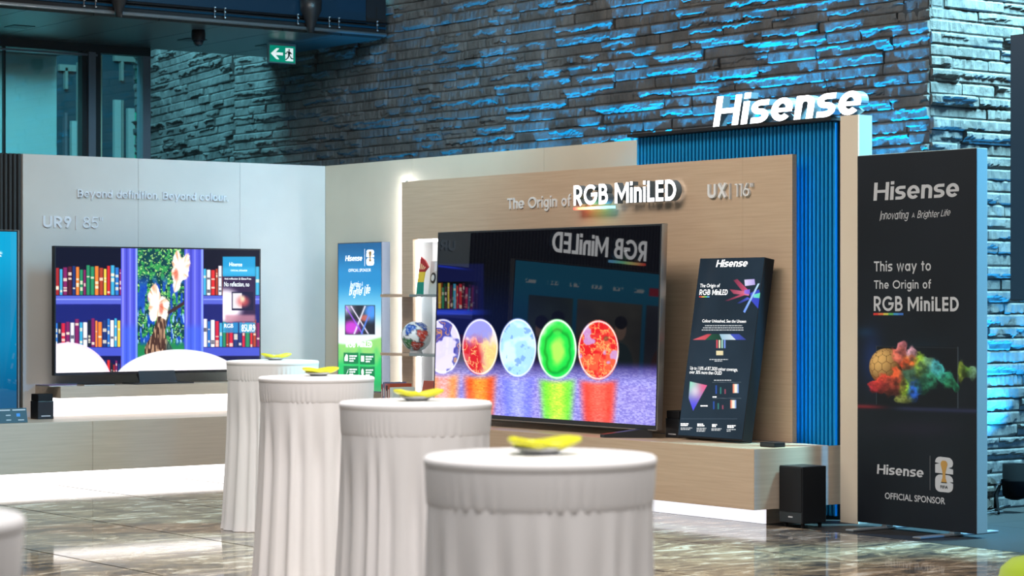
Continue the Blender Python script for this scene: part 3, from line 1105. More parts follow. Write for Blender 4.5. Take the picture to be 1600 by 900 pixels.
def paint_eggs(px, py, s, t):
    img = np.zeros(px.shape + (3,)) + C(3, 4, 9)
    img = mixc(img, C(5, 14, 46), sstep(410, 500, py) * sstep(1010, 700, px))
    # dim bookcase at the left
    m = inrect(px, py, 676, 756, 412, 520, 2)
    img = mixc(img, C(10, 16, 60), m * .8)
    bk = paint_books(np.zeros_like(img), px, py, 684, 752, 444, 482, 77, 4.5)
    img = mixc(img, np.clip(bk * .55, 0, 1), inrect(px, py, 684, 752, 440, 482) * sstep(756, 715, px))
    img = mixc(img, C(26, 50, 165), inrect(px, py, 676, 770, 484 + 0 * px, 492, 2) * sstep(775, 720, px) * .9)
    img = mixc(img, C(20, 40, 150), np.exp(-((py - 415 - (px - 680) * .12) / 1.6) ** 2) * sstep(745, 700, px) * .9)
    # stone floor with coloured reflections
    hor = 556 + (px - 680) * .03
    gr = fbm(px * .30, py * .9, 5, 4)
    lav = mixc(np.zeros_like(img) + C(132, 124, 208), C(178, 172, 240), sstep(.35, .7, gr))
    lav = mixc(lav, C(40, 34, 92), sstep(hor + 36, hor + 2, py) * .85)
    img = mixc(img, lav, sstep(hor - 3, hor + 14, py))
    for (cx, cy, rx, ry, k), c, c2 in zip(EGGS, (C(255, 150, 80), C(245, 90, 40), C(120, 128, 255), C(120, 235, 60), C(250, 70, 50)),
                                          (C(255, 175, 190), C(255, 170, 60), C(175, 180, 255), C(215, 255, 70), C(255, 110, 90))):
        top = cy + ry + 3
        ww = rx * (.92 - .0025 * (py - top))
        dx = np.abs(px - cx) / np.maximum(ww, 4)
        col = mixc(np.zeros_like(img) + c, c2, sstep(.75, .1, dx) * (.5 + .5 * gr))
        a = sstep(1.22, .60, dx) * sstep(top - 5, top + 7, py + 4 * dx ** 2) * (1 - .35 * sstep(top + 40, top + 95, py))
        img = mixc(img, np.clip(col * (.75 + .5 * gr)[..., None], 0, 1), a)
    for cx, cy, rx, ry, k in EGGS:
        a = inell(px, py, cx, cy, rx, ry)
        q = fbm(px * .05 + k * 5, py * .05, 60 + k, 3)
        q2 = fbm(px * .12 + k * 7, py * .12, 90 + k, 4)
        vein = np.exp(-((q2 - .5) / .035) ** 2)
        if k == 0:
            c = mixc(np.zeros_like(img) + C(215, 208, 250), C(70, 74, 160), sstep(.47, .53, q))
            c = mixc(c, C(225, 150, 70), np.exp(-((q - .60) / .012) ** 2) * .9)
        elif k == 1:
            c = mixc(np.zeros_like(img) + C(150, 150, 225), C(240, 225, 235), sstep(.45, .55, q))
            a2 = sstep(cy - 24, cy + 4, py + 18 * (q2 - .5))
            c = mixc(c, C(205, 35, 45), a2 * sstep(cx + 12, cx - 4, px + 16 * (q - .5)))
            c = mixc(c, C(250, 200, 130), a2 * sstep(cx - 6, cx + 12, px + 16 * (q - .5)))
            c = mixc(c, C(255, 225, 140), vein * a2 * .8)
        elif k == 2:
            c = mixc(np.zeros_like(img) + C(165, 215, 246), C(205, 240, 252), sstep(.4, .6, q))
            c = mixc(c, C(110, 150, 225), sstep(.60, .68, q2) * .7)
            c = mixc(c, C(70, 100, 215), sstep(.9, 1.0, np.sqrt(((px - cx) / rx) ** 2 + ((py - cy) / ry) ** 2)) * .6)
        elif k == 3:
            d = np.sqrt(((px - cx - 1) / (rx * .62)) ** 2 + ((py - cy - 2) / (ry * .70)) ** 2) + .5 * (q - .5)
            c = mixc(np.zeros_like(img) + C(190, 250, 185), C(30, 215, 70), sstep(1.55, 1.2, d))
            c = mixc(c, C(10, 150, 40), np.exp(-((d - 1.0) / .10) ** 2) * .8)
            c = mixc(c, C(170, 250, 90), sstep(.8, .3, d))
        else:
            c = mixc(np.zeros_like(img) + C(216, 30, 36), C(235, 90, 60), sstep(.5, .6, q))
            c = mixc(c, C(255, 190, 110), vein * .85)
            c = mixc(c, C(190, 160, 230), sstep(.62, .70, fbm(px * .06, py * .06, 13, 3)) * .8)
            c = mixc(c, C(110, 70, 40), inell(px, py, 947, 529, 4, 4, .3) * .7)
        c = mixc(c, C(255, 255, 255), np.exp(-((np.sqrt(((px - cx) / rx) ** 2 + ((py - cy) / ry) ** 2) - .955) / .03) ** 2) * .85)
        img = mixc(img, c, a)
    return img


def paint_menu(px, py, s, t):
    img = np.zeros(px.shape + (3,)) + C(0, 120, 165)
    img = mixc(img, C(0, 160, 205), sstep(.45, .1, t) * .8)
    img = mixc(img, C(0, 78, 120), sstep(.55, 1.0, t))
    for k in range(9):
        x0 = .06 + k * .105
        img = mixc(img, C(235, 245, 250), inrect(s, t, x0, x0 + .05, .115, .14, .003) * (vnoise(s * 130, t * 70, k) > .35))
    img = mixc(img, C(215, 45, 70), inrect(s, t, .30, .35, .10, .155, .004))
    for k, (x0, x1) in enumerate(((.03, .36), (.38, .70), (.72, .93))):
        m = inrect(s, t, x0, x1, .22, .72, .004)
        cc = (C(90, 96, 112), C(120, 118, 104), C(88, 110, 92))[k]
        img = mixc(img, cc * (.55 + .6 * fbm(s * 6 + k * 9, t * 5, 3 + k, 3))[..., None], m)
        for q in range(2):
            hx = x0 + (x1 - x0) * (.32 + .36 * q)
            img = mixc(img, C(205, 165, 140), m * inell(s, t, hx, .40 + .04 * q, .028, .075, .1))
            img = mixc(img, C(30, 26, 30), m * inell(s, t, hx, .355 + .04 * q, .031, .045, .1))
            img = mixc(img, (C(60, 90, 90), C(110, 66, 50))[q], m * inell(s, t, hx, .66, .07, .17, .06))
    for k in range(6):
        x0 = .03 + k * .153
        img = mixc(img, (C(60, 150, 170), C(70, 80, 140), C(150, 90, 70))[k % 3] * .8, inrect(s, t, x0, x0 + .135, .78, .95, .004))
    return img


def television(name, P, w, h, label, pic, nx, ny, frame=.012, depth=.05, trim=None, bottom=.02, face='paint_screen'):
    root = thing(name, tuple(P.pt(w / 2, 0, -depth / 2)), label, 'television')
    MB().pbox(P, 0, w, 0, h, -depth, 0).build('casing', M['black'], root, bevel=.003)
    b = MB()
    b.pbox(P, 0, w, h - frame, h, 0, .004).pbox(P, 0, w, 0, bottom, 0, .004)
    b.pbox(P, 0, frame, bottom, h - frame, 0, .004).pbox(P, w - frame, w, bottom, h - frame, 0, .004)
    b.build('bezel', M['soft'], root)
    if trim:
        t = MB()
        t.pbox(P, w, w + trim, -.002, h + .002, -depth * .9, .003).pbox(P, -trim, w, -.006, 0, -depth * .9, .003)
        t.pbox(P, -trim, w + trim, h, h + .003, -depth * .9, .003)
        t.build('metal_trim', M['tan_metal'], root)
    Q = Plane(P.pt(frame, bottom), P.R, P.U)
    picture(Q, w - 2 * frame, h - frame - bottom, nx, ny, pic, .002, 'screen', M[face], root)
    return root, Q


# biggest television, leaning back a touch on the long plinth
TY = 10.65
tl = math.radians(2.0)
O = hitY(677, 648, TY)
E_ = hitY(1026, 672, TY)
P1 = Plane((O[0], TY, (O[2] + E_[2]) / 2), (1, 0, 0), (0, math.sin(tl), math.cos(tl)))
w1 = E_[0] - O[0]
h1 = P1.st(1030, 350)[1]
tv1, Q1 = television('television', P1, w1, h1, 'huge black television showing five coloured egg shapes on the long plinth', paint_eggs, 420, 240, trim=.008, bottom=.03)
for fx, dx in ((.18, 0), (w1 - .34, 0)):
    zb = PZ1 + .001
    p = P1.pt(fx, 0)
    f = MB()
    f.add([(p[0] - .015, YF + .03, zb), (p[0] + .03, YF + .03, zb), (p[0] + .03, YF + .03, zb + .022), (p[0] - .015, YF + .03, zb + .022),
           (p[0] + .19, TY + .02, zb), (p[0] + .27, TY + .02, zb), (p[0] + .27, TY + .02, p[2] + .01), (p[0] + .19, TY + .02, p[2] + .01)],
          [(0, 1, 2, 3), (7, 6, 5, 4), (0, 4, 5, 1), (3, 2, 6, 7), (1, 5, 6, 2), (0, 3, 7, 4)])
    f.build('foot', M['soft'], tv1)

# television with the bookcase picture on the floating shelf
TX = -17.50
O = hitX(85, 586, TX)
E_ = hitX(407, 581, TX)
P2 = Plane((TX, O[1], (O[2] + E_[2]) / 2), (0, 1, 0))
w2 = E_[1] - O[1]
h2 = P2.st(85, 384)[1]
tv2, Q2 = television('television', P2, w2, h2, 'television showing a blue bookcase and a painted tree on the floating shelf', paint_bookcase, 420, 240, bottom=.022, face='paint_matte')
a, b = P2.st(216, 586)[0], P2.st(272, 586)[0]
MB().add([P2.pt(x, z, n) for x, z, n in ((a, -.01, -.03), (b, -.01, -.03), (b + .0, .03, -.03), (a, .03, -.03), (a - .01, -.085, .05), (b + .01, -.085, .05), (b, .03, .0), (a, .03, .0))],
         [(0, 3, 2, 1), (4, 5, 6, 7), (0, 1, 5, 4), (2, 3, 7, 6), (1, 2, 6, 5), (0, 4, 7, 3)]).build('stand_neck', M['gun'], tv2)
MB().pbox(P2, a - .10, b + .12, .776 - P2.O[2], .786 - P2.O[2], -.10, .13).build('stand_base', M['gun'], tv2, bevel=.003)
n_ = .0045
for t_, aa, bb, tt in (('No reflection, no', (350, 447), (389, 448), (350, 440)), ('Anti-reflection & Glare-Free', (350, 436.5), (392, 437.5), (350, 433.5)), ('Hisense', (358, 416), (378, 416), (358, 410)), ('OFFICIAL SPONSOR', (360, 424), (386, 424), (360, 421.5)),
                       ('RGB', (350, 512), (364, 512), (350, 506)), ('85UR9', (377, 518), (398, 518), (377, 507))):
    print_text(Q2, t_, aa, bb, tt, n_, .003).build('screen_text', M['print_glow'], tv2)

# television with the blue menu, at the end of the plinth by the ribbed wall
TX3 = -17.40
yR = hitX(28, 400, TX3)[1]
zT = hitX(28, 360, TX3)[2]
P3 = Plane((TX3, yR - 2.58, zT - 1.455), (0, 1, 0))
tv3, Q3 = television('television', P3, 2.58, 1.455, 'television with a blue menu screen in front of the ribbed wall', paint_menu, 240, 140, trim=.010, bottom=.02)
for yy in (.3, 2.1):
    MB().pbox(P3, yy, yy + .10, PZ1 - P3.O[2] + .001, 0, -.10, .14).build('foot', M['soft'], tv3)

# ================================================================== LETTERING ON THE WALLS
def wall_letters(name, P, text, a, b, top, w, depth, mats, label, cat='lettering', gap=.10, shear=0, X=.74, n0=.0, at=None):
    if at is None:
        s0, s1, t0, hh = fit(P, a, b, top)
    else:
        s0, s1, t0, hh = at
    sx = (s1 - s0) / (line_width(text, w, gap, X) + shear * .8)
    root = thing(name, tuple(P.pt((s0 + s1) / 2, t0, n0)), label, cat)
    for c, x in spaced(text, w, gap, X):
        if c == ' ':
            continue
        fr, sd = MB(), MB()
        glyph_mesh(P, c, w, s0 + x * sx, t0, sx, hh, n0, n0 + depth, shear, X, fr, sd)
        o = fr.build('letter', mats[0], root)
        sd.build('letter_return', mats[1], o)
    return root, (s0, s1, t0, hh)


PP = Plane((0, YP, 0), (1, 0, 0))
PLW = Plane((XL, 0, 0), (0, 1, 0))
wt = (M['letter_white'], M['letter_white'])
wall_letters('wall_lettering', PP, 'The Origin of', (794, 327), (893, 322), (794, 310), .155, .010, wt, 'white raised words The Origin of on the oak panel')
lit = (M['letter_lit'], M['letter_side'])
PPf = Plane((0, YP - .085, 0), (1, 0, 0))
_, fR = wall_letters('lit_sign', PPf, 'RGB MiniLED', (896, 322), (1057, 312), (896, 291), .175, .055, lit, 'glowing white RGB MiniLED letters standing off the oak panel', 'sign', gap=.075, n0=-.055)
root_ = bpy.data.objects['lit_sign']


def underline(root, P, at, n):
    s0, s1, t0, hh = at
    u1 = s0 + (s1 - s0) * .37
    p = MB()
    for i in range(24):
        p.pbox(P, s0 + (u1 - s0) * i / 24, s0 + (u1 - s0) * (i + 1) / 24, t0 - hh * .22, t0 - hh * .10, n - .05, n)
    cols = np.zeros((len(p.v), 3))
    stops = [(0, C(240, 70, 60)), (.25, C(250, 190, 120)), (.5, C(215, 240, 150)), (.7, C(140, 235, 190)), (1, C(120, 200, 255))]
    for i in range(len(p.v)):
        q = (i // 8 + .5) / 24
        for (a, ca), (b, cb) in zip(stops[:-1], stops[1:]):
            if a <= q <= b:
                cols[i] = ca + (cb - ca) * (q - a) / (b - a)
    p.build('rainbow_underline', M['paint_underline'], root, colors=cols)


M['paint_underline'] = m_paint('lit_underline', 3.5, .4)
underline(root_, PPf, fR, 0)
_, f3 = wall_letters('wall_lettering', PP, 'UX', (1108, 310), (1138, 308), (1108, 288.5), .20, .02, wt, 'bold white letters UX on the oak panel', gap=.10)
wall_letters('wall_lettering', PP, '| 116"', (1142, 308), (1179, 306), (1142, 288), .10, .02, wt, 'thin white numerals 116 after a bar on the oak panel', gap=.06)
st_ = (M['letter_steel'], M['letter_steel'])
wall_letters('wall_lettering', PLW, 'Beyond definition. Beyond colour.', (120, 308), (355, 314.5), (120, 296), .135, .020, st_, 'pale raised words Beyond definition Beyond colour on the white wall', gap=.10)
wall_letters('wall_lettering', PLW, 'UR9', (66, 355), (111, 356), (66, 337), .19, .012, st_, 'bold pale letters UR9 on the white wall', gap=.08)
wall_letters('wall_lettering', PLW, '| 85"', (117, 356), (160, 357), (117, 338.5), .09, .012, st_, 'thin pale numerals 85 after a bar on the white wall', gap=.09)
# the same lit words over the menu television
PRB = Plane((XL + .012, 0, 0), (0, 1, 0))
r4, f4 = wall_letters('lit_sign', PRB, 'RGB MiniLED', None, None, None, .175, .055, (M['letter_lit'], M['letter_side']), 'glowing white RGB MiniLED letters on the ribbed wall', 'sign', gap=.075, n0=.02, at=(6.30, 7.50, 2.17, .20))
underline(r4, PRB, f4, .075)
# maker's sign on top of the slatted wall
PH = Plane((0, 11.15, 0), (1, 0, 0))
s0, t0 = PH.st(1114, 207)
s1, _t = PH.st(1349, 190)
hr, fh = wall_letters('lit_sign', PH, 'Hisense', None, None, None, -.185, .07, (M['letter_lit'], M['letter_side']), 'big glowing white brand sign standing on the slatted wall', 'sign', gap=.075, shear=.13, X=.75, n0=-.07,
                      at=(s0, s1, WH + .024, PH.st(1119, 160)[1] - t0))

# ================================================================== HIGH TABLES
def cocktail_table():
    root = thing('cocktail_table', (0, 0, 0), 'table', 'table')
    H = 1.09
    top = [(.0005, H), (.15, H), (.27, H), (.292, H - .002), (.299, H - .007), (.3005, H - .015), (.299, H - .026), (.2972, H - .0295)]
    MB().lathe((0, 0, 0), top, 96, cap=False).build('top_cover', M['cloth'], root, smooth=True)
    rr = R8(5)
    ph = rr.uniform(0, 6.28, 8)

    def wob(t): return .55 * math.sin(3 * t + ph[0]) + .4 * math.sin(5 * t + ph[1]) + .3 * math.sin(8 * t + ph[2])

    def band(r, z, t):
        k = min(1, max(0, (H - .03 - z) / .10))
        return r + .0022 * k * math.sin(64 * t + 6 * wob(t)) * (.5 + .5 * math.sin(7 * t + ph[3]))
    pb = [(.2975 - .006 * q ** 1.6, H - .029 - .095 * q) for q in np.linspace(0, 1, 8)] + [(.2905, H - .127)]
    MB().lathe((0, 0, 0), pb, 320, cap=False, rfun=band).build('gathered_band', M['cloth'], root, smooth=True)

    def skirt(r, z, t):
        q = 1 - z / (H - .12)
        a = .0165 * min(1, q / .30) ** 1.3 + .002 * q
        f = math.sin(21 * t + 2.2 * wob(t))
        f = math.copysign(abs(f) ** .8, f)
        return r + a * f * (.7 + .3 * math.sin(11 * t + ph[4])) + .006 * q * math.sin(4 * t + ph[5])
    zs = np.linspace(0, 1, 22)
    ps = [(.2905 - .015 * sstep(0, .38, q) + .050 * q ** 1.4, (H - .12) * (1 - q)) for q in zs]
    ps[-1] = (ps[-1][0] + .004, .002)
    MB().lathe((0, 0, 0), ps, 420, cap=False, rfun=skirt).build('pleated_skirt', M['cloth'], root, smooth=True)
    return root


def copy_thing(root, loc, label, rz=0):
    r = root.copy()
    COL.objects.link(r)
    r.location = loc
    r.rotation_euler = (0, 0, rz)
    r['label'] = label
    for ch in root.children:
        c = ch.copy()
        COL.objects.link(c)
        c.parent = r
    return r


def leaf_dish():
    root = thing('leaf_dish', (0, 0, 0), 'dish', 'dish')
    MB().lathe((0, 0, 0), [(.001, .0005), (.040, .0005), (.044, .004), (.062, .012), (.075, .017), (.073, .019), (.058, .014), (.04, .008), (.001, .008)], 40, cap=False).build('saucer', M['saucer'], root, smooth=True)

    def petal(r, z, t):
        return r * (1 + .16 * math.cos(3 * t + .4) * min(1, r / .06) + .05 * math.cos(7 * t))
    mb = MB().lathe((0, 0, .004), [(.001, .012), (.05, .012), (.074, .016), (.089, .026), (.090, .035), (.080, .036), (.06, .031), (.04, .028), (.001, .027)], 72, cap=False, rfun=petal)
    mb.v = [(x, y, z + .007 * math.sin(2.2 * math.atan2(y, x) + .8) * min(1, math.hypot(x, y) / .08)) for x, y, z in mb.v]
    mb.build('lime_leaf', M['lime'], root, smooth=True)
    return root


tab, dish = cocktail_table(), leaf_dish()
spots = []
for px_, w_, lab in ((844, 364, 'second'), (649.5, 239, 'third'), (494.5, 181, 'fourth'), (426, 144, 'fifth')):
    yc = FPX * .60 / w_
    xc = (px_ - 800) / FPX * yc
    spots.append((xc * CS - yc * SN, xc * SN + yc * CS, yc))
yc = 4.28
xc = (34 - 800) / FPX * yc - .30
spots.append((xc * CS - yc * SN, xc * SN + yc * CS, yc))
tlab = ['high table in white pleated stretch cloth, fourth from the bookcase television wall',
        'high table in white pleated stretch cloth, third from the bookcase television wall',
        'high table in white pleated stretch cloth, second from the bookcase television wall',
        'high table in white pleated stretch cloth beside the plinth of the bookcase television',
        'white cloth high table at the far end from the televisions, set apart from the row']
dlab = ['lime leaf dish on the fourth high table from the bookcase television wall',
        'lime leaf dish on the third high table from the bookcase television wall',
        'lime leaf dish on the second high table from the bookcase television wall',
        'lime leaf dish on the high table next to the bookcase television plinth',
        'lime leaf dish on the high table set apart from the row']
for i, (x, y, _) in enumerate(spots):
    for root, labs, z in ((tab, tlab, 0), (dish, dlab, 1.0905)):
        g = 'white high tables' if z == 0 else 'lime dishes on the high tables'
        ox, oy = (0, 0) if z == 0 else ((-.006 * i, .01 * i) if i < 4 else (0, 0))
        loc = (x + ox, y + oy, z)
        if i == 0:
            root.location = loc
            root['label'] = labs[0]
            root['group'] = g
            o = root
        else:
            o = copy_thing(root, loc, labs[i])
        o.rotation_euler = (0, 0, (0.2, 1.3, 2.5, 3.9, 5.0)[i] if z == 0 else (1.0, .8, 1.25, .9, .2)[i])

# ================================================================== WORLD-SPONSOR LIGHT BOX ON THE REAR WALL
YBX = YR - .085
PB0 = Plane((0, YBX, 0), (1, 0, 0))
a, t0 = PB0.st(528, 612)
b, t1 = PB0.st(597, 612)
t0 = (t0 + t1) / 2
ht = PB0.st(528, 380)[1] - t0
PB = Plane((a, YBX, t0), (1, 0, 0))
bw = b - a


def paint_sponsor(px, py, s, t):
    img = np.zeros(px.shape + (3,)) + C(5, 92, 150)
    img = mixc(img, C(30, 140, 205), sstep(0, .22, t))
    img = mixc(img, C(120, 205, 240), sstep(.25, .45, t))
    img = mixc(img, C(238, 250, 252), sstep(.42, .60, t))
    hill = .645 + .03 * np.sin(s * 3 + 1)
    img = mixc(img, C(150, 222, 120), sstep(hill, hill + .02, t))
    img = mixc(img, C(40, 205, 110), sstep(.70, .84, t + .1 * (vnoise(s * 8, t * 14, 3) - .5)))
    img = mixc(img, C(8, 150, 90), sstep(.86, 1.0, t) * .8)
    m = inrect(px, py, 540, 585, 478, 522, .4)
    d1 = (px - 562) * .9 + (py - 500) * .35
    d2 = (px - 562) - (py - 500) * .62
    pic = np.zeros_like(img) + C(28, 30, 44)
    pic = mixc(pic, C(225, 215, 250), sstep(8, -16, px - 552) * sstep(498, 482, py))
    pic = mixc(pic, C(205, 60, 215), inell(px, py, 549, 512, 13, 11, .5))
    pic = mixc(pic, C(70, 150, 240), inell(px, py, 580, 487, 10, 14, .6))
    pic = mixc(pic, C(230, 110, 90), inell(px, py, 570, 497, 7, 5, .5) * .8)
    for dd, cc in ((d1, C(235, 240, 255)), (d2, C(245, 235, 255)), (d2 + 9, C(160, 90, 240)), (d1 - 10, C(90, 140, 250))):
        pic = mixc(pic, cc, np.exp(-(dd / 1.3) ** 2))
    img = mixc(img, C(40, 44, 60), inrect(px, py, 539, 586, 477, 523, .4))
    img = img * (1 - m[..., None]) + pic * m[..., None]
    for x0, y0 in ((537, 551), (562.5, 552), (537, 572), (562.5, 573)):
        img = mixc(img, C(4, 130, 74), inrect(px, py, x0, x0 + 23, y0, y0 + 17.5, .4))
    return img


sb = thing('sponsor_lightbox', tuple(PB.pt(bw / 2, 0, -.04)), 'narrow glowing blue and green light box on the cream wall', 'light box')
MB().pbox(PB, 0, bw, 0, ht, -.083, -.002).build('housing', M['grey_side'], sb)
MB().pbox(PB, 0, bw, 0, .012, -.002, .003).pbox(PB, 0, bw, ht - .008, ht, -.002, .003).pbox(PB, bw - .008, bw, .012, ht - .008, -.002, .003).pbox(PB, 0, .008, .012, ht - .008, -.002, .003).build('frame', M['grey_side'], sb)
picture(PB, bw, ht, 110, 200, paint_sponsor, .0005, 'lit_graphic', M['paint_box'], sb)


def emblem(P, root, x0, x1, y0, y1, n, white, dark, tiny=False):
    """tournament emblem: stacked figures 2 and 6 with a gold cup in front; box in pixels"""
    a0, b1 = P.st(x0, y0)
    a1, b0 = P.st(x1, y1)
    b1 = (b1 + P.st(x1, y0)[1]) / 2
    b0 = (b0 + P.st(x0, y1)[1]) / 2
    W_, H_ = a1 - a0, b1 - b0

    def q(x, y): return (a0 + x * W_, b0 + y * H_)

    def rnd(cx, cy, rx, ry, d0, d1, k=6):
        return [(cx + rx * math.cos(math.radians(d0 + (d1 - d0) * i / k)), cy + ry * math.sin(math.radians(d0 + (d1 - d0) * i / k))) for i in range(k + 1)]
    two = [(0, .535), (1, .52), (1, .66), (.74, .69)] + rnd(.72, .83, .28, .16, -40, 90) + rnd(.28, .85, .28, .15, 90, 180) + [(.0, .835), (.25, .81), (.0, .78), (0, .66)]
    six = rnd(.30, .34, .30, .155, 180, 90) + rnd(.72, .33, .28, .16, 90, 15) + [(1.0, .30), (.80, .295), (1.0, .255)] + rnd(.72, .16, .28, .16, 0, -90) + rnd(.28, .16, .28, .16, -90, -180)
    for sh in (two, six[::-1]):
        MB().poly(P, [q(*p) for p in sh][::-1], n).build('emblem_figure', white, root)
    prof = [(.07, .895), (.14, .875), (.185, .825), (.19, .775), (.15, .70), (.10, .60), (.075, .50), (.085, .40), (.13, .34), (.17, .26)]
    cup = MB().poly(P, [q(.5 - r, y) for r, y in prof] + [q(.5 + r, y) for r, y in prof[::-1]], n + .0012)
    cup.build('emblem_cup', M['gold'], root)
    if not tiny:
        MB().poly(P, [q(.5 - .165, .285), q(.5 - .17, .26), q(.5 + .17, .26), q(.5 + .165, .285)], n + .0018).build('emblem_cup_base', M['print_black'], root)
        v, f = bfont('FIFA', .02)
        v = v - v.min(0)
        w_, h_ = v[:, 0].max(), v[:, 1].max()
        MB().add([P.pt(*q(.30 + x / w_ * .42, .10 + y / h_ * .09), n + .0012) for x, y, _ in v], f).build('emblem_word', dark, root)


M['gold'] = mat('printed_gold', (.48, .26, .06), .45)
tag(print_strokes(PB, 'Hisense', (540, 408), (567, 407.5), (540, 399.5), -.17, .0035, gap=.06, shear=.12, X=.75).build('brand_print', M['print_glow'], sb), None, None)
emblem(PB, sb, 573, 585, 390, 415, .0035, M['print_glow'], M['print_black'], True)
MB().poly(PB, [PB.st(*p) for p in ((570, 416), (570.5, 416), (570.5, 389), (570, 389))], .0035).build('divider', M['print_glow'], sb)
print_text(PB, 'OFFICIAL SPONSOR', (545, 424.5), (580, 424.5), (545, 420), .0035, .008).build('print_line', M['print_glow'], sb)
print_strokes(PB, 'Innovating A', (548, 449), (568, 447), (548, 441), .10, .0035, shear=.35, jitter=.15).build('script_line', M['print_glow'], sb)
print_strokes(PB, 'Brighter Life', (546, 463), (580, 458), (546, 450), .12, .0035, shear=.35, jitter=.15).build('script_line', M['print_glow'], sb)
print_strokes(PB, 'RGB', (541, 543), (556, 542.8), (541, 533), .19, .0035).build('print_line', M['print_glow'], sb)
print_strokes(PB, 'MiniLED', (559, 542.8), (582, 542.5), (559, 533), .19, .0035).build('print_line', M['print_glow'], sb)
SL = []
for x0, y0, tx in ((537, 551, 'C'), (562.5, 552, 'L'), (537, 572, 'E'), (562.5, 573, 'B')):
    r_ = MB()
    s0, t0_ = PB.st(x0 + 2, y0 + 13)
    s1, t1_ = PB.st(x0 + 7, y0 + 4)
    if tx[0] == 'C':
        r_.poly(PB, [(s0, t0_), (s1, t0_), (s1, t1_), (s0 + (s1 - s0) * .5, t1_ + .01), (s0, t1_ - .02)], .0035)
    elif tx[0] == 'L':
        r_.poly(PB, [(s0, t0_), (s1, t0_), (s1, t1_), (s0, t1_)], .0035)
    elif tx[0] == 'E':
        r_.poly(PB, [((s0 + s1) / 2, t0_), (s1 + .01, t1_), (s1, t0_ + .02)], .0035)
    else:
        c_ = ((s0 + s1) / 2, (t0_ + t1_) / 2)
        r_.poly(PB, [(c_[0] + .02 * math.cos(i * .5236), c_[1] + .03 * math.sin(i * .5236)) for i in range(12)], .0035)
    r_.build('icon', M['print_glow'], sb)
    SL += [(x0 + 9.5, x0 + 21 - k * 2.5, y0 + 5.3 + k * 3.8, 2.2) for k in range(3)]
tag(dashes(PB, SL, .0035).build('small_print', M['print_glow'], sb), None, None, kind='stuff')

# ================================================================== SHELVES, BALL, PENNANT, BOOKS
YSH = 10.885
for i, (py_, lab) in enumerate(((462, 'upper thin smoked shelf holding the striped fan'), (553, 'lower thin smoked shelf holding the football'))):
    z = hitY(597, py_, YSH)[2]
    s_ = thing('display_shelf', (pL + .5, 11.0, z), lab + ' beside the huge television', 'shelf')
    MB().box((pL + .002, YSH, z - .011), (pL + 1.0, YP - .001, z + .011)).build('shelf_board', M['shelfglass'], s_, bevel=.003)
    MB().box((pL + .002, YSH - .004, z - .012), (pL + .42, YSH, z + .012)).build('brown_edge', M['oak_x'], s_)  # brown strip along the first part of the front edge
    if i == 0:
        ZS0 = z + .0115
    else:
        ZS1 = z + .0115


def ball_paint(n):
    x, y, z = n[:, 0], n[:, 1], n[:, 2]
    img = np.zeros((len(n), 3)) + C(242, 242, 244)
    r = R8(4)
    cols = (C(30, 80, 175), C(205, 62, 44), C(40, 120, 70), C(30, 80, 175), C(205, 62, 44), C(40, 120, 70), C(40, 95, 185))
    # swept patches: spirals about seven poles
    poles = [(.35, -.80, .55), (.95, -.15, .10), (.20, -.90, -.45), (.75, .1, .9), (.75, -.45, -.75), (-.6, -.6, .4), (-.3, .8, -.2)]
    for p, c in zip(poles, cols):
        p = np.array(p) / np.linalg.norm(p)
        e1 = np.cross(p, (0.2, .1, 1)); e1 /= np.linalg.norm(e1)
        e2 = np.cross(p, e1)
        d = np.arccos(np.clip(n @ p, -1, 1))
        an = np.arctan2(n @ e2, n @ e1)
        rad = .36 + .10 * np.cos(3 * (an + 1.2 * d))
        m = sstep(rad + .03, rad - .03, d)
        img = mixc(img, c, m)
        img = mixc(img, C(20, 24, 40), np.exp(-((d - rad - .05) / .022) ** 2) * .85)
        img = mixc(img, C(235, 235, 240), np.exp(-((d - rad * .55) / .03) ** 2) * .8)
    return img


bp = hitY(648, 530, 10.97)
br = .125
bz = ZS1 + .024 + br * .92
bl = thing('football', (bp[0], 10.985, ZS1), 'white football with blue, red and green swirls on the lower shelf', 'ball')
v, f = [], []
NU, NV = 64, 40
for j in range(NV + 1):
    for i in range(NU):
        th, ph_ = math.pi * j / NV, 2 * math.pi * i / NU
        v.append((math.sin(th) * math.cos(ph_), math.sin(th) * math.sin(ph_), math.cos(th)))
for j in range(NV):
    for i in range(NU):
        f.append((j * NU + i, (j + 1) * NU + i, (j + 1) * NU + (i + 1) % NU, j * NU + (i + 1) % NU))
v = np.array(v)
M['paint_gloss'] = m_paint('ball_panels', rough=.35, emissive=False)
MB().add(v * br + np.array([bp[0], 10.985, bz]), f).build('ball_shell', M['paint_gloss'], bl, smooth=True, colors=ball_paint(v))
MB().lathe((bp[0], 10.985, ZS1), [(.052, 0), (.054, .004), (.048, .020), (.046, .026), (.042, .026), (.046, .004)], 32, cap=False).build('ring_stand', M['saucer'], bl, smooth=True)

